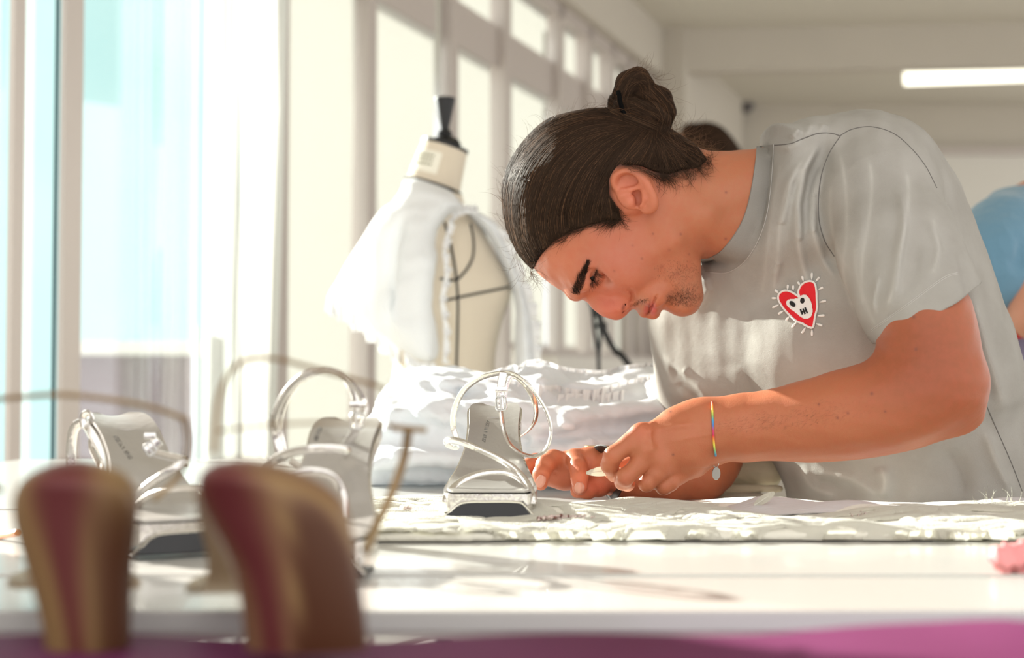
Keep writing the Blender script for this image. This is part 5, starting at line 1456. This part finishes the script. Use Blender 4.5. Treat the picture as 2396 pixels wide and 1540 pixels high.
for t, r in [(0, rb_ + .001), (.006, rb_ + .001)]:
    for k in range(32):
        a_ = 2 * math.pi * k / 32; V.append(nb_ + ax_ * t + u_ * r * math.cos(a_) + w_ * r * math.sin(a_))
cp_.add(V, [(k, (k + 1) % 32, 32 + (k + 1) % 32, 32 + k) for k in range(32)] + [tuple(range(32)), tuple(range(32, 64))]).build('neck_cap', M['black'], df)
ft = P(1041, 334, DY)
MB().lathe([(.030, -.004), (.024, .006), (.012, .012), (.014, .018), (.008, .024), (.0085, .03), (.019, .078), (.0185, .081), (0, .080)], tuple(ft), 28).build('finial', M['black'], df)
# neck label with small print
lb = MB()
def nlab(u, v_):
    a_ = math.radians(200 + 75 * u); c_ = na.lerp(nb_, .22 + .55 * v_); r = ra + (rb_ - ra) * (.22 + .55 * v_) + .0012
    d_ = Vector((math.cos(a_), math.sin(a_), 0)); return c_ + u_ * (r * math.cos(a_ + 0.0) * -1 if u_.x < 0 else r * math.cos(a_)) + w_ * (r * math.sin(a_) * (1 if w_.y > 0 else -1))
lb.grid(nlab, 10, 4, .001).build('paper_label', M['neck_label'], df)
pr_ = MB()
for row in (.34, .56, .76):
    for i in range(7):
        u0 = .12 + .1 * i
        pr_.tube([nlab(u0, row) + Vector((0, -.0012, 0)), nlab(u0 + .055, row + .04) + Vector((0, -.0012, 0))], .0016, 5)
pr_.build('printed_text', M['print'], df)
for k, pts in enumerate([[(1040, 520), (1056, 580), (1066, 640), (1071, 700), (1070, 780), (1068, 860), (1068, 960)], [(1030, 652), (1050, 656), (1070, 655)], [(1070, 655), (1092, 630), (1106, 600), (1107, 560), (1100, 525)], [(1030, 706), (1078, 695), (1130, 684), (1190, 672)], [(952, 855), (957, 880), (960, 920)]]):
    q = on(DB, pts, .0008, 6)
    if len(q) > 2: MB().tube(q, .0022, 6).build('tape_line', M['tape'], df)
ring = [na + u_ * .052 * math.cos(a_) + w_ * .052 * math.sin(a_) for a_ in np.linspace(0, 2 * math.pi, 33)[:-1]]
MB().tube(ring, .0024, 6, closed=True).build('tape_line', M['tape'], df)
MB().lathe([(.016, .03), (.016, P(1040, 1115, DY).z)], (P(1040, 1115, DY).x, DY, 0), 16).build('pole', M['black'], df)
MB().lathe([(.20, 0), (.20, .012), (.03, .035), (.016, .05)], (P(1040, 1115, DY).x, DY, 0), 32).build('base', M['black'], df)

# blouse
BL = Relief([(955, 424), (1000, 424), (1056, 448), (1084, 482), (1092, 500), (1068, 512), (1050, 545), (1038, 580), (1040, 620), (1030, 680), (1038, 760), (1040, 830), (1018, 858), (980, 850), (948, 826), (905, 795), (850, 752), (795, 718), (768, 700), (800, 638), (850, 555), (895, 492), (925, 470)],
            DY - .01, [(1000, 440, .056, .03), (1040, 500, .10, .03), (960, 560, .12, .06), (1020, 650, .142, .018), (1020, 800, .135, .02), (960, 760, .125, .05), (850, 640, .075, .05), (790, 700, .055, .03), (900, 540, .09, .05)], 50, h=.003)
BR = Relief([(1092, 498), (1120, 500), (1165, 528), (1192, 580), (1222, 650), (1244, 730), (1254, 820), (1252, 900), (1212, 900), (1205, 820), (1206, 740), (1202, 690), (1180, 630), (1145, 560), (1110, 520)],
            DY - .01, [(1120, 510, .09, .02), (1180, 580, .08, .03), (1230, 700, .08, .03), (1235, 850, .09, .03)], 50, h=.003)
a = P(750, 910, DY); b = P(1265, 410, DY)
bv2 = Vol((a.x - .01, DY - .18, a.z), (b.x + .01, DY + .16, b.z + .01), .0042 if FAST else .003)
bv2.d[:] = np.minimum(BL.field(bv2), BR.field(bv2))
bv2.disp([P(948, 480, DY - .1), P(925, 640, DY - .1), P(935, 810, DY - .1)], -.010, .012)
bv2.disp([P(900, 500, DY - .08), P(850, 620, DY - .08), P(810, 700, DY - .06)], .006, .012)
bv2.disp([P(985, 500, DY - .1), P(990, 650, DY - .12), P(985, 830, DY - .12)], .006, .012)
bv2.disp([P(880, 520, DY - .08), P(870, 640, DY - .1), P(880, 760, DY - .1)], -.008, .010); bv2.noise(.0008, .07, 21)
bl = link('white_blouse', bv2.mesh('white_blouse'), M['blouse'])
tag(bl, 'white ruffled cotton blouse draped over the dress form', 'blouse')
def ruffle(name, pts, Yo, w_, amp, parent, m='ruffle', seg=5, freq=1.3, dr=(0, -1)):
    """gathered strip hanging off a line of photo points"""
    c_ = catmull([P(p[0], p[1], p[2] if len(p) > 2 else Yo) for p in pts], 9); n_ = len(c_) - 1; r_ = random.Random(len(pts))
    ph = [r_.random() * 6.28 for _ in range(3)]
    def fn(u, v_):
        i = u * n_; a_ = int(min(i, n_ - 1)); f_ = i - a_; p = Vector(c_[a_] * (1 - f_) + c_[min(a_ + 1, n_)] * f_)
        k = math.sin(i * freq + ph[0]) + .6 * math.sin(i * freq * 1.9 + ph[1]) + .3 * math.sin(i * freq * .6 + ph[2])
        return p + Vector((dr[0] * w_ * v_ + .25 * amp * k * v_, amp * k * v_, dr[1] * w_ * v_ * (1 + .12 * math.sin(i * 1.1 + ph[1])) + .15 * amp * k * v_))
    return MB().grid(fn, n_ * 3, seg, .0008).build(name, M[m], parent)
ruffle('hem_ruffle', [(765, 694), (795, 712), (850, 748), (905, 792), (945, 822)], DY - .05, .028, .007, bl)
ruffle('hem_ruffle', [(945, 822), (980, 846), (1020, 850)], DY - .12, .020, .007, bl)
ruffle('front_ruffle', [(1052, 520, DY - .11), (1036, 580, DY - .13), (1040, 640, DY - .14), (1030, 700, DY - .14), (1038, 770, DY - .14), (1036, 850, DY - .14)], DY, .010, .008, bl, dr=(1, -.2))
ruffle('collar_ruffle', [(1050, 540, DY - .10), (1066, 512, DY - .10), (1092, 500, DY - .10), (1122, 502, DY - .09)], DY, .020, .008, bl, dr=(0, .7))
ruffle('front_ruffle', [(1160, 530, DY - .08), (1192, 590, DY - .08), (1228, 680, DY - .08), (1246, 760, DY - .09), (1252, 860, DY - .09)], DY, .012, .008, bl, dr=(1, -.1))

# ------------------------------------------------------------------ heap of white clothes
GP = Relief([(826, 1050), (850, 1000), (880, 950), (912, 900), (950, 870), (1000, 858), (1060, 862), (1130, 872), (1175, 866), (1222, 852), (1268, 848), (1310, 862), (1370, 872), (1430, 866), (1478, 854), (1530, 852), (1570, 868), (1610, 910), (1660, 980), (1700, 1060), (1690, 1150), (1400, 1160), (900, 1150), (830, 1120)],
            1.88, [(900, 960, .16, .07), (1000, 900, .18, .08), (1200, 900, .20, .06), (1500, 890, .18, .05), (1200, 1000, .24, .09), (1500, 1000, .22, .09), (900, 1080, .25, .08), (1300, 1100, .27, .06), (1600, 1100, .2, .06)], 80, h=.004)
a = P(810, 1165, 1.88); b = P(1715, 840, 1.88)
gp = Vol((a.x - .01, 1.58, TABLE - .01), (b.x + .01, 2.14, b.z + .02), .0048 if FAST else .0036)
gp.d[:] = GP.field(gp)
gn = lambda x_, y_: GP.near(x_, y_)
for pts, A, w_ in [([(860, 1000), (960, 960), (1080, 960), (1180, 990)], .012, .016), ([(870, 1050), (980, 1010), (1100, 1030), (1230, 1050)], -.010, .012), ([(930, 900), (960, 950), (940, 1010)], -.010, .014), ([(1060, 870), (1090, 930), (1070, 1000)], -.012, .014),
                   ([(1180, 900), (1280, 930), (1400, 930), (1540, 905)], -.014, .012), ([(1190, 960), (1320, 990), (1440, 970), (1560, 940)], .014, .014), ([(1240, 1030), (1360, 1010), (1480, 1000), (1600, 985)], -.012, .010), ([(1240, 1060), (1380, 1040), (1520, 1030)], .008, .012),
                   ([(840, 1085), (960, 1075), (1100, 1085), (1200, 1080)], .010, .010), ([(840, 1110), (980, 1105), (1130, 1112)], -.008, .008), ([(1000, 890), (1140, 910), (1200, 950)], .010, .016), ([(1480, 870), (1510, 900), (1500, 940)], -.010, .012), ([(1290, 870), (1310, 910), (1280, 950)], -.010, .012)]:
    gp.disp([gn(*q) for q in pts], A, w_)
gp.noise(.0035, .10, 31, (1, 1, 1.8)); gp.noise(.0012, .03, 32)
gp.d[:] = np.maximum(gp.d, TABLE + .0015 - gp.ax[2][None, None, :])
heap_me = gp.mesh('white_dress')
heap = link('white_dress', heap_me, M['garment']); tag(heap, 'heap of white satin dress with ruffles lying on the back table', 'dress')
GB = bvh_of(heap_me)
def ruf_on(name, pts, w_, amp, dr=(0, -1), parent=heap):
    q = []
    for p in catmull(pts, 3):
        h_ = hit(GB, p[0], p[1], .004); q.append(h_ if h_ is not None else P(p[0], p[1], 1.82))
    q = [tuple(v_) for v_ in q]; pp_ = []
    for v_ in q:
        a_, b_ = proj(np.array([v_])); pp_.append((float(a_[0]), float(b_[0]), v_[1]))
    return ruffle(name, pp_, 1.8, w_, amp, parent, freq=1.0, dr=dr)
ruf_on('ruffle', [(1170, 872), (1215, 856), (1265, 850), (1320, 866), (1400, 874), (1470, 860), (1530, 858), (1570, 880)], .022, .009)
ruf_on('ruffle', [(1140, 890), (1240, 898), (1330, 912), (1420, 908), (1500, 890), (1560, 884)], .026, .010)
ruf_on('ruffle', [(1300, 930), (1380, 925), (1460, 918)], .022, .009)
# cream roll of cloth behind the forearm
rl_ = Vol((.17, 1.60, TABLE - .005), (.34, 1.76, TABLE + .06), .0022)
rl_.chain([(P(1600, 1105, 1.66).x, 1.70, TABLE + .026), (P(1700, 1105, 1.66).x, 1.68, TABLE + .026), (P(1790, 1105, 1.66).x, 1.66, TABLE + .024)], [.026, .026, .022], 0, .01)
rl_.chain([(P(1700, 1138, 1.64).x, 1.63, TABLE + .004), (P(1820, 1138, 1.64).x, 1.63, TABLE + .004)], [.006, .004], .006)
rl_.noise(.0008, .03, 8)
ro_ = link('cloth_roll', rl_.mesh('cloth_roll'), M['roll']); tag(ro_, 'cream cloth roll lying behind the man\'s forearm', 'cloth roll')

# ------------------------------------------------------------------ feathered panel
rf = random.Random(12)
fx0, fx1 = P(815, 1200, 1.3).x - .02, .62
fpnl = Vol((fx0 - .01, 1.095, TABLE - .002), (fx1 + .01, 1.45, TABLE + .035), .0030)
x, y, z = fpnl.pts((slice(None),) * 3)
back_ = np.where(x < .16, 1.425, np.where(x < .26, 1.42 - (x - .16) * .3, 1.385))
front_ = 1.128 + .006 * np.sin(x * 11) + .004 * np.sin(x * 27)
hh = .0085 + .004 * np.sin(x * 17 + 1) * np.sin(y * 21) + .003 * np.sin(x * 41 + y * 30) + .006 * np.exp(-((x + .13) / .07) ** 2) * np.exp(-((y - 1.33) / .08) ** 2) + .0035 * np.exp(-((y - 1.32) / .07) ** 2)
e_ = np.maximum(np.maximum(front_ - y, y - back_), np.maximum(fx0 - x, x - fx1)).astype(np.float32)
fpnl.d[:] = -smin(-e_ - .0, -(np.abs(z - TABLE) - hh).astype(np.float32), .014)
fpnl.d[:] = np.maximum(fpnl.d, TABLE + .001 - z)
fp_me = fpnl.mesh('feather_panel')
FB = bvh_of(fp_me)
fpo = link('feathered_cloth', fp_me, M['felt']); tag(fpo, 'long ivory cloth covered in feathers along the white table', 'feathered cloth')
def down(x_, y_, off=.0005):
    h_, n__, _, _ = FB.ray_cast(Vector((x_, y_, TABLE + .2)), Vector((0, 0, -1)))
    return (h_.z + off) if h_ is not None else TABLE + off
def feather(mb_, x_, y_, ang, L_, w0, lift, curl):
    dx, dy = math.cos(ang), math.sin(ang); z0 = down(x_, y_)
    def fn(u, v_):
        s = (v_ - .5) * 2; l = L_ * u; wid = w0 * 1.55 * (u + .03) ** .45 * max(0, 1.0 - u) ** .62 * (1 + .06 * math.sin(u * 14 + s * 3))
        px_ = x_ + dx * l - dy * s * wid + curl * u * u * -dy; py_ = y_ + dy * l + dx * s * wid + curl * u * u * dx; py_ = max(py_, 1.124 - .004 * math.sin(px_ * 90))
        sf = down(px_, py_, 0) if py_ > 1.128 else TABLE + .0085 * max(0, 1 - ((1.128 - py_) / .02) ** 2)
        return (px_, py_, max(sf, TABLE + .001) + .0006 + lift * math.sin(math.pi * u) ** .8 * (1 - .9 * s * s) + .0004 * (1 - s * s))
    mb_.grid(fn, 12, 6)
fm = MB(); NF = 200 if FAST else 620
for i in range(NF):
    row = rf.random() ** 1.3; y_ = 1.142 + row * .22; x_ = rf.uniform(fx0 + .03, fx1 - .03)
    if x_ > .22 and y_ > 1.29: continue
    feather(fm, x_, y_, math.radians((0 if rf.random() < .5 else 180) + rf.gauss(0, 24)) if rf.random() < .8 else rf.uniform(-3.1, 0), rf.uniform(.045, .080), rf.uniform(.007, .012), rf.uniform(.0008, .0026), rf.uniform(-.012, .012))
fo = fm.build('feathers', M['feather'], fpo); fo['kind'] = 'stuff'
# grey tulle behind the feathers at the right
tl = MB()
def tf(u, v_):
    x_ = P(1640, 1190, 1.33).x + (.66 - P(1640, 1190, 1.33).x) * u; y_ = 1.285 + .10 * v_
    e1 = min(1, 9 * u) * min(1, (1 - v_) * 8 + .25)
    return (x_, y_ + .004 * math.sin(x_ * 40), TABLE + .0025 + (.0125 + .003 * math.sin(x_ * 23 + y_ * 30) + .0018 * math.sin(x_ * 60 - y_ * 80)) * math.sqrt(max(0, math.sin(math.pi * min(.97, .06 + v_)))) * e1)
tlo = tl.grid(tf, 140, 26, .0012).build('grey_tulle', M['tulle']); tag(tlo, 'crumpled strip of grey tulle between the feathers and the t-shirt', 'tulle')
def beadrow(x0, x1, yy, Y, n_, parent, lab):
    a_ = MB(); b_ = MB()
    for i in range(n_):
        px_ = rf.uniform(x0, x1); py_ = yy + rf.gauss(0, 2.2) - 3 * math.sin((px_ - x0) / (x1 - x0) * 3.14); p = P(px_, py_, Y + rf.gauss(0, .004)); r_ = rf.uniform(.0009, .0017)
        (a_ if rf.random() < .86 else b_).ball(p, r_, 7, 5)
    e = a_.build('bead_trim', M['bead'], parent); tag(e, lab, 'beading', None, 'stuff'); b_.build('red_beads', M['bead2'], e)['kind'] = 'stuff'
beadrow(1258, 1412, 1214, 1.205, 150, None, 'glass beads sewn on the feathers right of the sandal')
beadrow(1985, 2192, 1206, 1.262, 130, None, 'dark glass beads along the grey tulle below the t-shirt')
beadrow(945, 965, 1192, 1.25, 12, None, 'few dark beads on the feathers left of the middle sandal')
sk = MB().tube([P(2303, 1200, 1.30), P(2345, 1197, 1.31), P(2440, 1190, 1.33)], [.0012, .0022, .0022], 8).build('wooden_stick', M['wood']); tag(sk, 'thin pale wooden stick on the feathers at the right edge', 'stick')
wf = []
for i in range(60):
    x_, y_ = rf.uniform(2290, 2396), rf.uniform(1180, 1215); a_ = math.radians(-90 + rf.gauss(0, 45)); L_ = rf.uniform(15, 60); q = []; cc = rf.gauss(0, 8)
    for s in range(8): q.append(P(x_, y_, 1.29 + .01 * rf.random())); x_ += math.cos(a_) * L_ / 7; y_ += math.sin(a_) * L_ / 7; a_ += math.radians(cc)
    wf.append(q)
wo_ = strands('loose_barbs', wf, .0003, M['feather'], fpo); wo_['kind'] = 'stuff'
# the feather held between the fingers, and one lying on the tulle
def one_feather(name, a_, b_, w0, lab, Yr):
    A = P(*a_); B_ = P(*b_); m_ = MB(); d = B_ - A; up = Vector((0, -.35, 1)).normalized(); sd = (up - d.normalized() * up.dot(d.normalized())).normalized()
    m_.grid(lambda u, v_: A + d * u + sd * ((v_ - .5) * 2 * w0 * math.sin(math.pi * min(1, .04 + u * .9)) ** .7) + Vector((0, -.001 * math.sin(u * 3), 0)), 14, 6, .0003)
    e = m_.build(name, M['feather']); tag(e, lab, 'feather')
    MB().tube([A, A.lerp(B_, .5) + Vector((0, -.0012, 0)), B_], [.0003, .0005, .0007], 6).build('quill', M['felt'], e)
one_feather('feather', (1372, 1107, 1.372), (1452, 1098, 1.385), .0052, 'small white feather pinched between the man\'s fingers', 1)
one_feather('feather', (1812, 1152, 1.30), (1765, 1182, 1.31), .004, 'small upright feather tip rising from the grey tulle', 1)
# white tuft behind the red pencil
tm = MB()
rt_ = random.Random(5)
c_ = P(455, 1205, 1.24)
for i in range(26):
    a_ = rt_.uniform(-.9, 2.6); L_ = rt_.uniform(.012, .03); A = c_ + Vector((rt_.gauss(0, .008), rt_.gauss(0, .006), 0)); B_ = A + Vector((math.cos(a_) * L_, rt_.gauss(0, .008), abs(math.sin(a_)) * L_))
    tm.grid(lambda u, v_: A.lerp(B_, u) + Vector((0, (v_ - .5) * .008 * math.sin(3.0 * u), .003 * math.sin(3 * u))), 5, 2)
to = tm.build('feather_tuft', M['feather']); tag(to, 'white feather tuft behind the left silver sandal', 'feather tuft')

# ------------------------------------------------------------------ black stand with straps
bsY = 3.1
be = empty('folding_stand', (P(1395, 800, bsY).x, bsY, 0), 'black folding stand with webbing straps seen below the man\'s nose', 'stand')
def leg(pts, r, nm='leg'): MB().tube(catmull([P(*p) for p in pts], 5), r, 8).build(nm, M['black'], be)
leg([(1360, 640, bsY), (1384, 715, bsY), (1390, 760, bsY), (1396, 810, bsY), (1401, 865, bsY), (1404, 1200, bsY), (1406, 1805, bsY - .02)], .0045)
leg([(1376, 640, bsY + .02), (1398, 720, bsY + .02), (1414, 775, bsY + .02), (1440, 822, bsY + .03), (1480, 866, bsY + .04), (1700, 1200, bsY + .08)], .0075)
leg([(1388, 700, bsY - .02), (1404, 770, bsY - .02), (1402, 830, bsY - .02)], .004, 'strap')
for p_ in ((1388, 705), (1396, 733), (1408, 762)): MB().ball(P(p_[0], p_[1], bsY), .012, 12, 8, (1.1, .8, .8)).build('joint', M['black'], be)
leg([(1700, 1200, bsY + .08), (1850, 1750, bsY + .12)], .0075)

# ------------------------------------------------------------------ the two other people
def body_obj(name, vol, mt, parent): return link(name, vol.mesh(name), mt, parent)
M['skin2'] = mat('skin_plain', (.58, .27, .17), .5, sss=.1)
M['dark_top'] = mat('dark_cloth', (.03, .03, .035), .8)
p2 = empty('person', (P(1640, 400, 4.2).x, 4.2, 0), 'dark-haired person standing far behind, mostly hidden by the man\'s neck', 'person')
c_ = P(1640, 372, 4.2); vv = Vol((c_.x - .34, 3.95, CAMZ - .85), (c_.x + .34, 4.5, c_.z + .16), .009)
vv.ell((c_.x - .01, 4.2, c_.z - .01), (.085, .078, .105), 0); vv.cone((c_.x + .02, 4.21, c_.z - .10), (c_.x + .03, 4.22, c_.z - .2), .05, .055, .03)
vv.ell((c_.x - .085, 4.2, c_.z - .03), (.02, .014, .015), .01)
vv.chain([(c_.x + .03, 4.22, c_.z - .25), (c_.x + .04, 4.22, c_.z - .5), (c_.x + .03, 4.22, c_.z - .75)], [.12, .13, .12], .05, .04)
for s_ in (-1, 1): vv.chain([(c_.x + .03, 4.22 + s_ * .15, c_.z - .26), (c_.x + .02, 4.22 + s_ * .20, c_.z - .52), (c_.x - .02, 4.2 + s_ * .18, c_.z - .72)], [.055, .045, .035], .04, .02)
body_obj('body', vv, M['skin2'], p2)
hv2 = Vol((c_.x - .14, 4.05, c_.z - .14), (c_.x + .16, 4.35, c_.z + .14), .006)
hv2.ell((c_.x + .012, 4.2, c_.z + .012), (.092, .088, .098), 0); hv2.ell((c_.x + .07, 4.2, c_.z - .02), (.06, .06, .07), .03); hv2.ell((c_.x - .035, 4.2, c_.z + .085), (.02, .03, .02), .02)
hv2.ell((c_.x - .10, 4.2, c_.z - .05), (.06, .07, .065), .02, 's'); body_obj('hair', hv2, M['hair'], p2)
tv2 = Vol((c_.x - .20, 3.93, CAMZ - .85), (c_.x + .26, 4.5, c_.z - .12), .009)
tv2.chain([(c_.x + .03, 4.22, c_.z - .25), (c_.x + .04, 4.22, c_.z - .5), (c_.x + .03, 4.22, c_.z - .78)], [.13, .14, .13], 0, .04)
for s_ in (-1, 1): tv2.chain([(c_.x + .03, 4.22 + s_ * .14, c_.z - .25), (c_.x, 4.22 + s_ * .20, c_.z - .5)], [.066, .056], .04, .02)
body_obj('dark_top', tv2, M['dark_top'], p2)
q = Vol((c_.x - .12, 4.05, .0), (c_.x + .22, 4.4, CAMZ - .2), .01)
for s_ in (-1, 1): q.chain([(c_.x + .04, 4.22 + s_ * .07, CAMZ - .3), (c_.x + .04, 4.22 + s_ * .09, .4), (c_.x + .04, 4.22 + s_ * .09, .04)], [.09, .06, .045], .02, .02)
body_obj('trousers', q, M['dark_top'], p2)

QY = 2.35
p3 = empty('person', (P(2440, 800, QY).x, QY, 0), 'person in a blue short-sleeved top working at the right edge of the picture', 'person')
D3 = lambda a_, b_, c3=0.0: P(a_, b_, QY + c3)
v3 = Vol((D3(2240, 700).x, QY - .24, .70), (D3(2800, 700).x, QY + .26, D3(2400, 160).z), .006)
v3.chain([D3(2470, 560), D3(2490, 760), D3(2500, 960)], [.11, .11, .12], 0, .04)
v3.chain([D3(2520, 540), D3(2570, 450)], [.05, .045], .03); v3.ell(D3(2585, 345), (.085, .074, .105), .02); v3.ell(D3(2545, 352), (.02, .014, .014), .01)
h3 = Vol((D3(2420, 345).x, QY - .13, D3(2400, 470).z), (D3(2760, 345).x, QY + .13, D3(2400, 180).z), .006)
h3.ell(D3(2598, 330), (.088, .086, .098), 0); h3.ell(D3(2650, 380), (.05, .06, .07), .03); h3.ell(D3(2520, 365), (.07, .08, .07), .02, 's'); body_obj('hair', h3, M['hair'], p3)
v3.chain([D3(2400, 570, -.12), D3(2408, 640, -.15), D3(2425, 735, -.18)], [.046, .042, .038], .03, .02)
v3.chain([D3(2425, 735, -.18), D3(2390, 722, -.14), D3(2356, 712, -.10)], [.040, .032, .026], .01, .01)
for k in range(4): v3.chain([D3(2362, 704 + 9 * k, -.10), D3(2344, 706 + 12 * k, -.12), D3(2352, 728 + 11 * k, -.14), D3(2368, 738 + 8 * k, -.14)], [.011, .010, .0095, .009], .004, .003)
v3.chain([D3(2370, 700, -.09), D3(2350, 690, -.12), D3(2336, 702, -.13)], [.012, .011, .009], .006, .003)
v3.chain([D3(2400, 520, .14), D3(2420, 700, .17), D3(2370, 730, .02)], [.05, .042, .03], .03, .02)
body_obj('body', v3, M['skin2'], p3)
t3 = Vol((D3(2200, 700).x, QY - .26, .72), (D3(2760, 700).x, QY + .28, D3(2400, 440).z), .0045)
t3.chain([D3(2450, 590), D3(2480, 760), D3(2500, 940)], [.13, .125, .13], 0, .05)
t3.chain([D3(2420, 560, -.02), D3(2352, 556, -.10), D3(2330, 600, -.13), D3(2338, 650, -.14)], [.075, .062, .062, .058], .05, .03)
t3.chain([D3(2400, 560, .08), D3(2420, 640, .17)], [.07, .06], .05, .03)
t3.chain([D3(2404, 560, -.20), D3(2392, 610, -.21)], [.012, .020], .006, op='s')
for pts in [[(2300, 540), (2316, 600), (2326, 660)], [(2325, 530), (2340, 590), (2350, 650)], [(2352, 525), (2362, 570), (2368, 620)]]: t3.disp([D3(a_, b_, -.19) for a_, b_ in pts], .004, .006)
body_obj('blue_top', t3, M['blue_top'], p3)
sk3 = Vol((D3(2300, 700).x, QY - .20, .66), (D3(2700, 700).x, QY + .22, D3(2400, 770).z), .006)
sk3.chain([D3(2470, 830), D3(2480, 1000)], [.135, .14], 0, .03); body_obj('violet_apron', sk3, M['violet_top'], p3)
q = Vol((D3(2380, 900).x, QY - .16, .0), (D3(2640, 900).x, QY + .18, .80), .01)
for s_ in (-1, 1): q.chain([D3(2500, 1050, s_ * .08), (D3(2500, 900).x, QY + s_ * .09, .4), (D3(2500, 900).x, QY + s_ * .09, .05)], [.09, .06, .045], .02, .02)
body_obj('trousers', q, M['dark_top'], p3)
sc_ = MB().tube([P(2348, 758, QY - .16), P(2372, 760, QY - .16), P(2440, 762, QY - .15)], [.008, .010, .010], 10)
so_ = sc_.build('black_handle_tool', M['black']); tag(so_, 'black-handled hand tool held by the person in blue', 'tool')
MB().tube([P(2342, 776, QY - .15), P(2380, 782, QY - .15), P(2420, 780, QY - .14)], [.006, .008, .006], 8).build('red_grip', M['red_plastic'], so_)
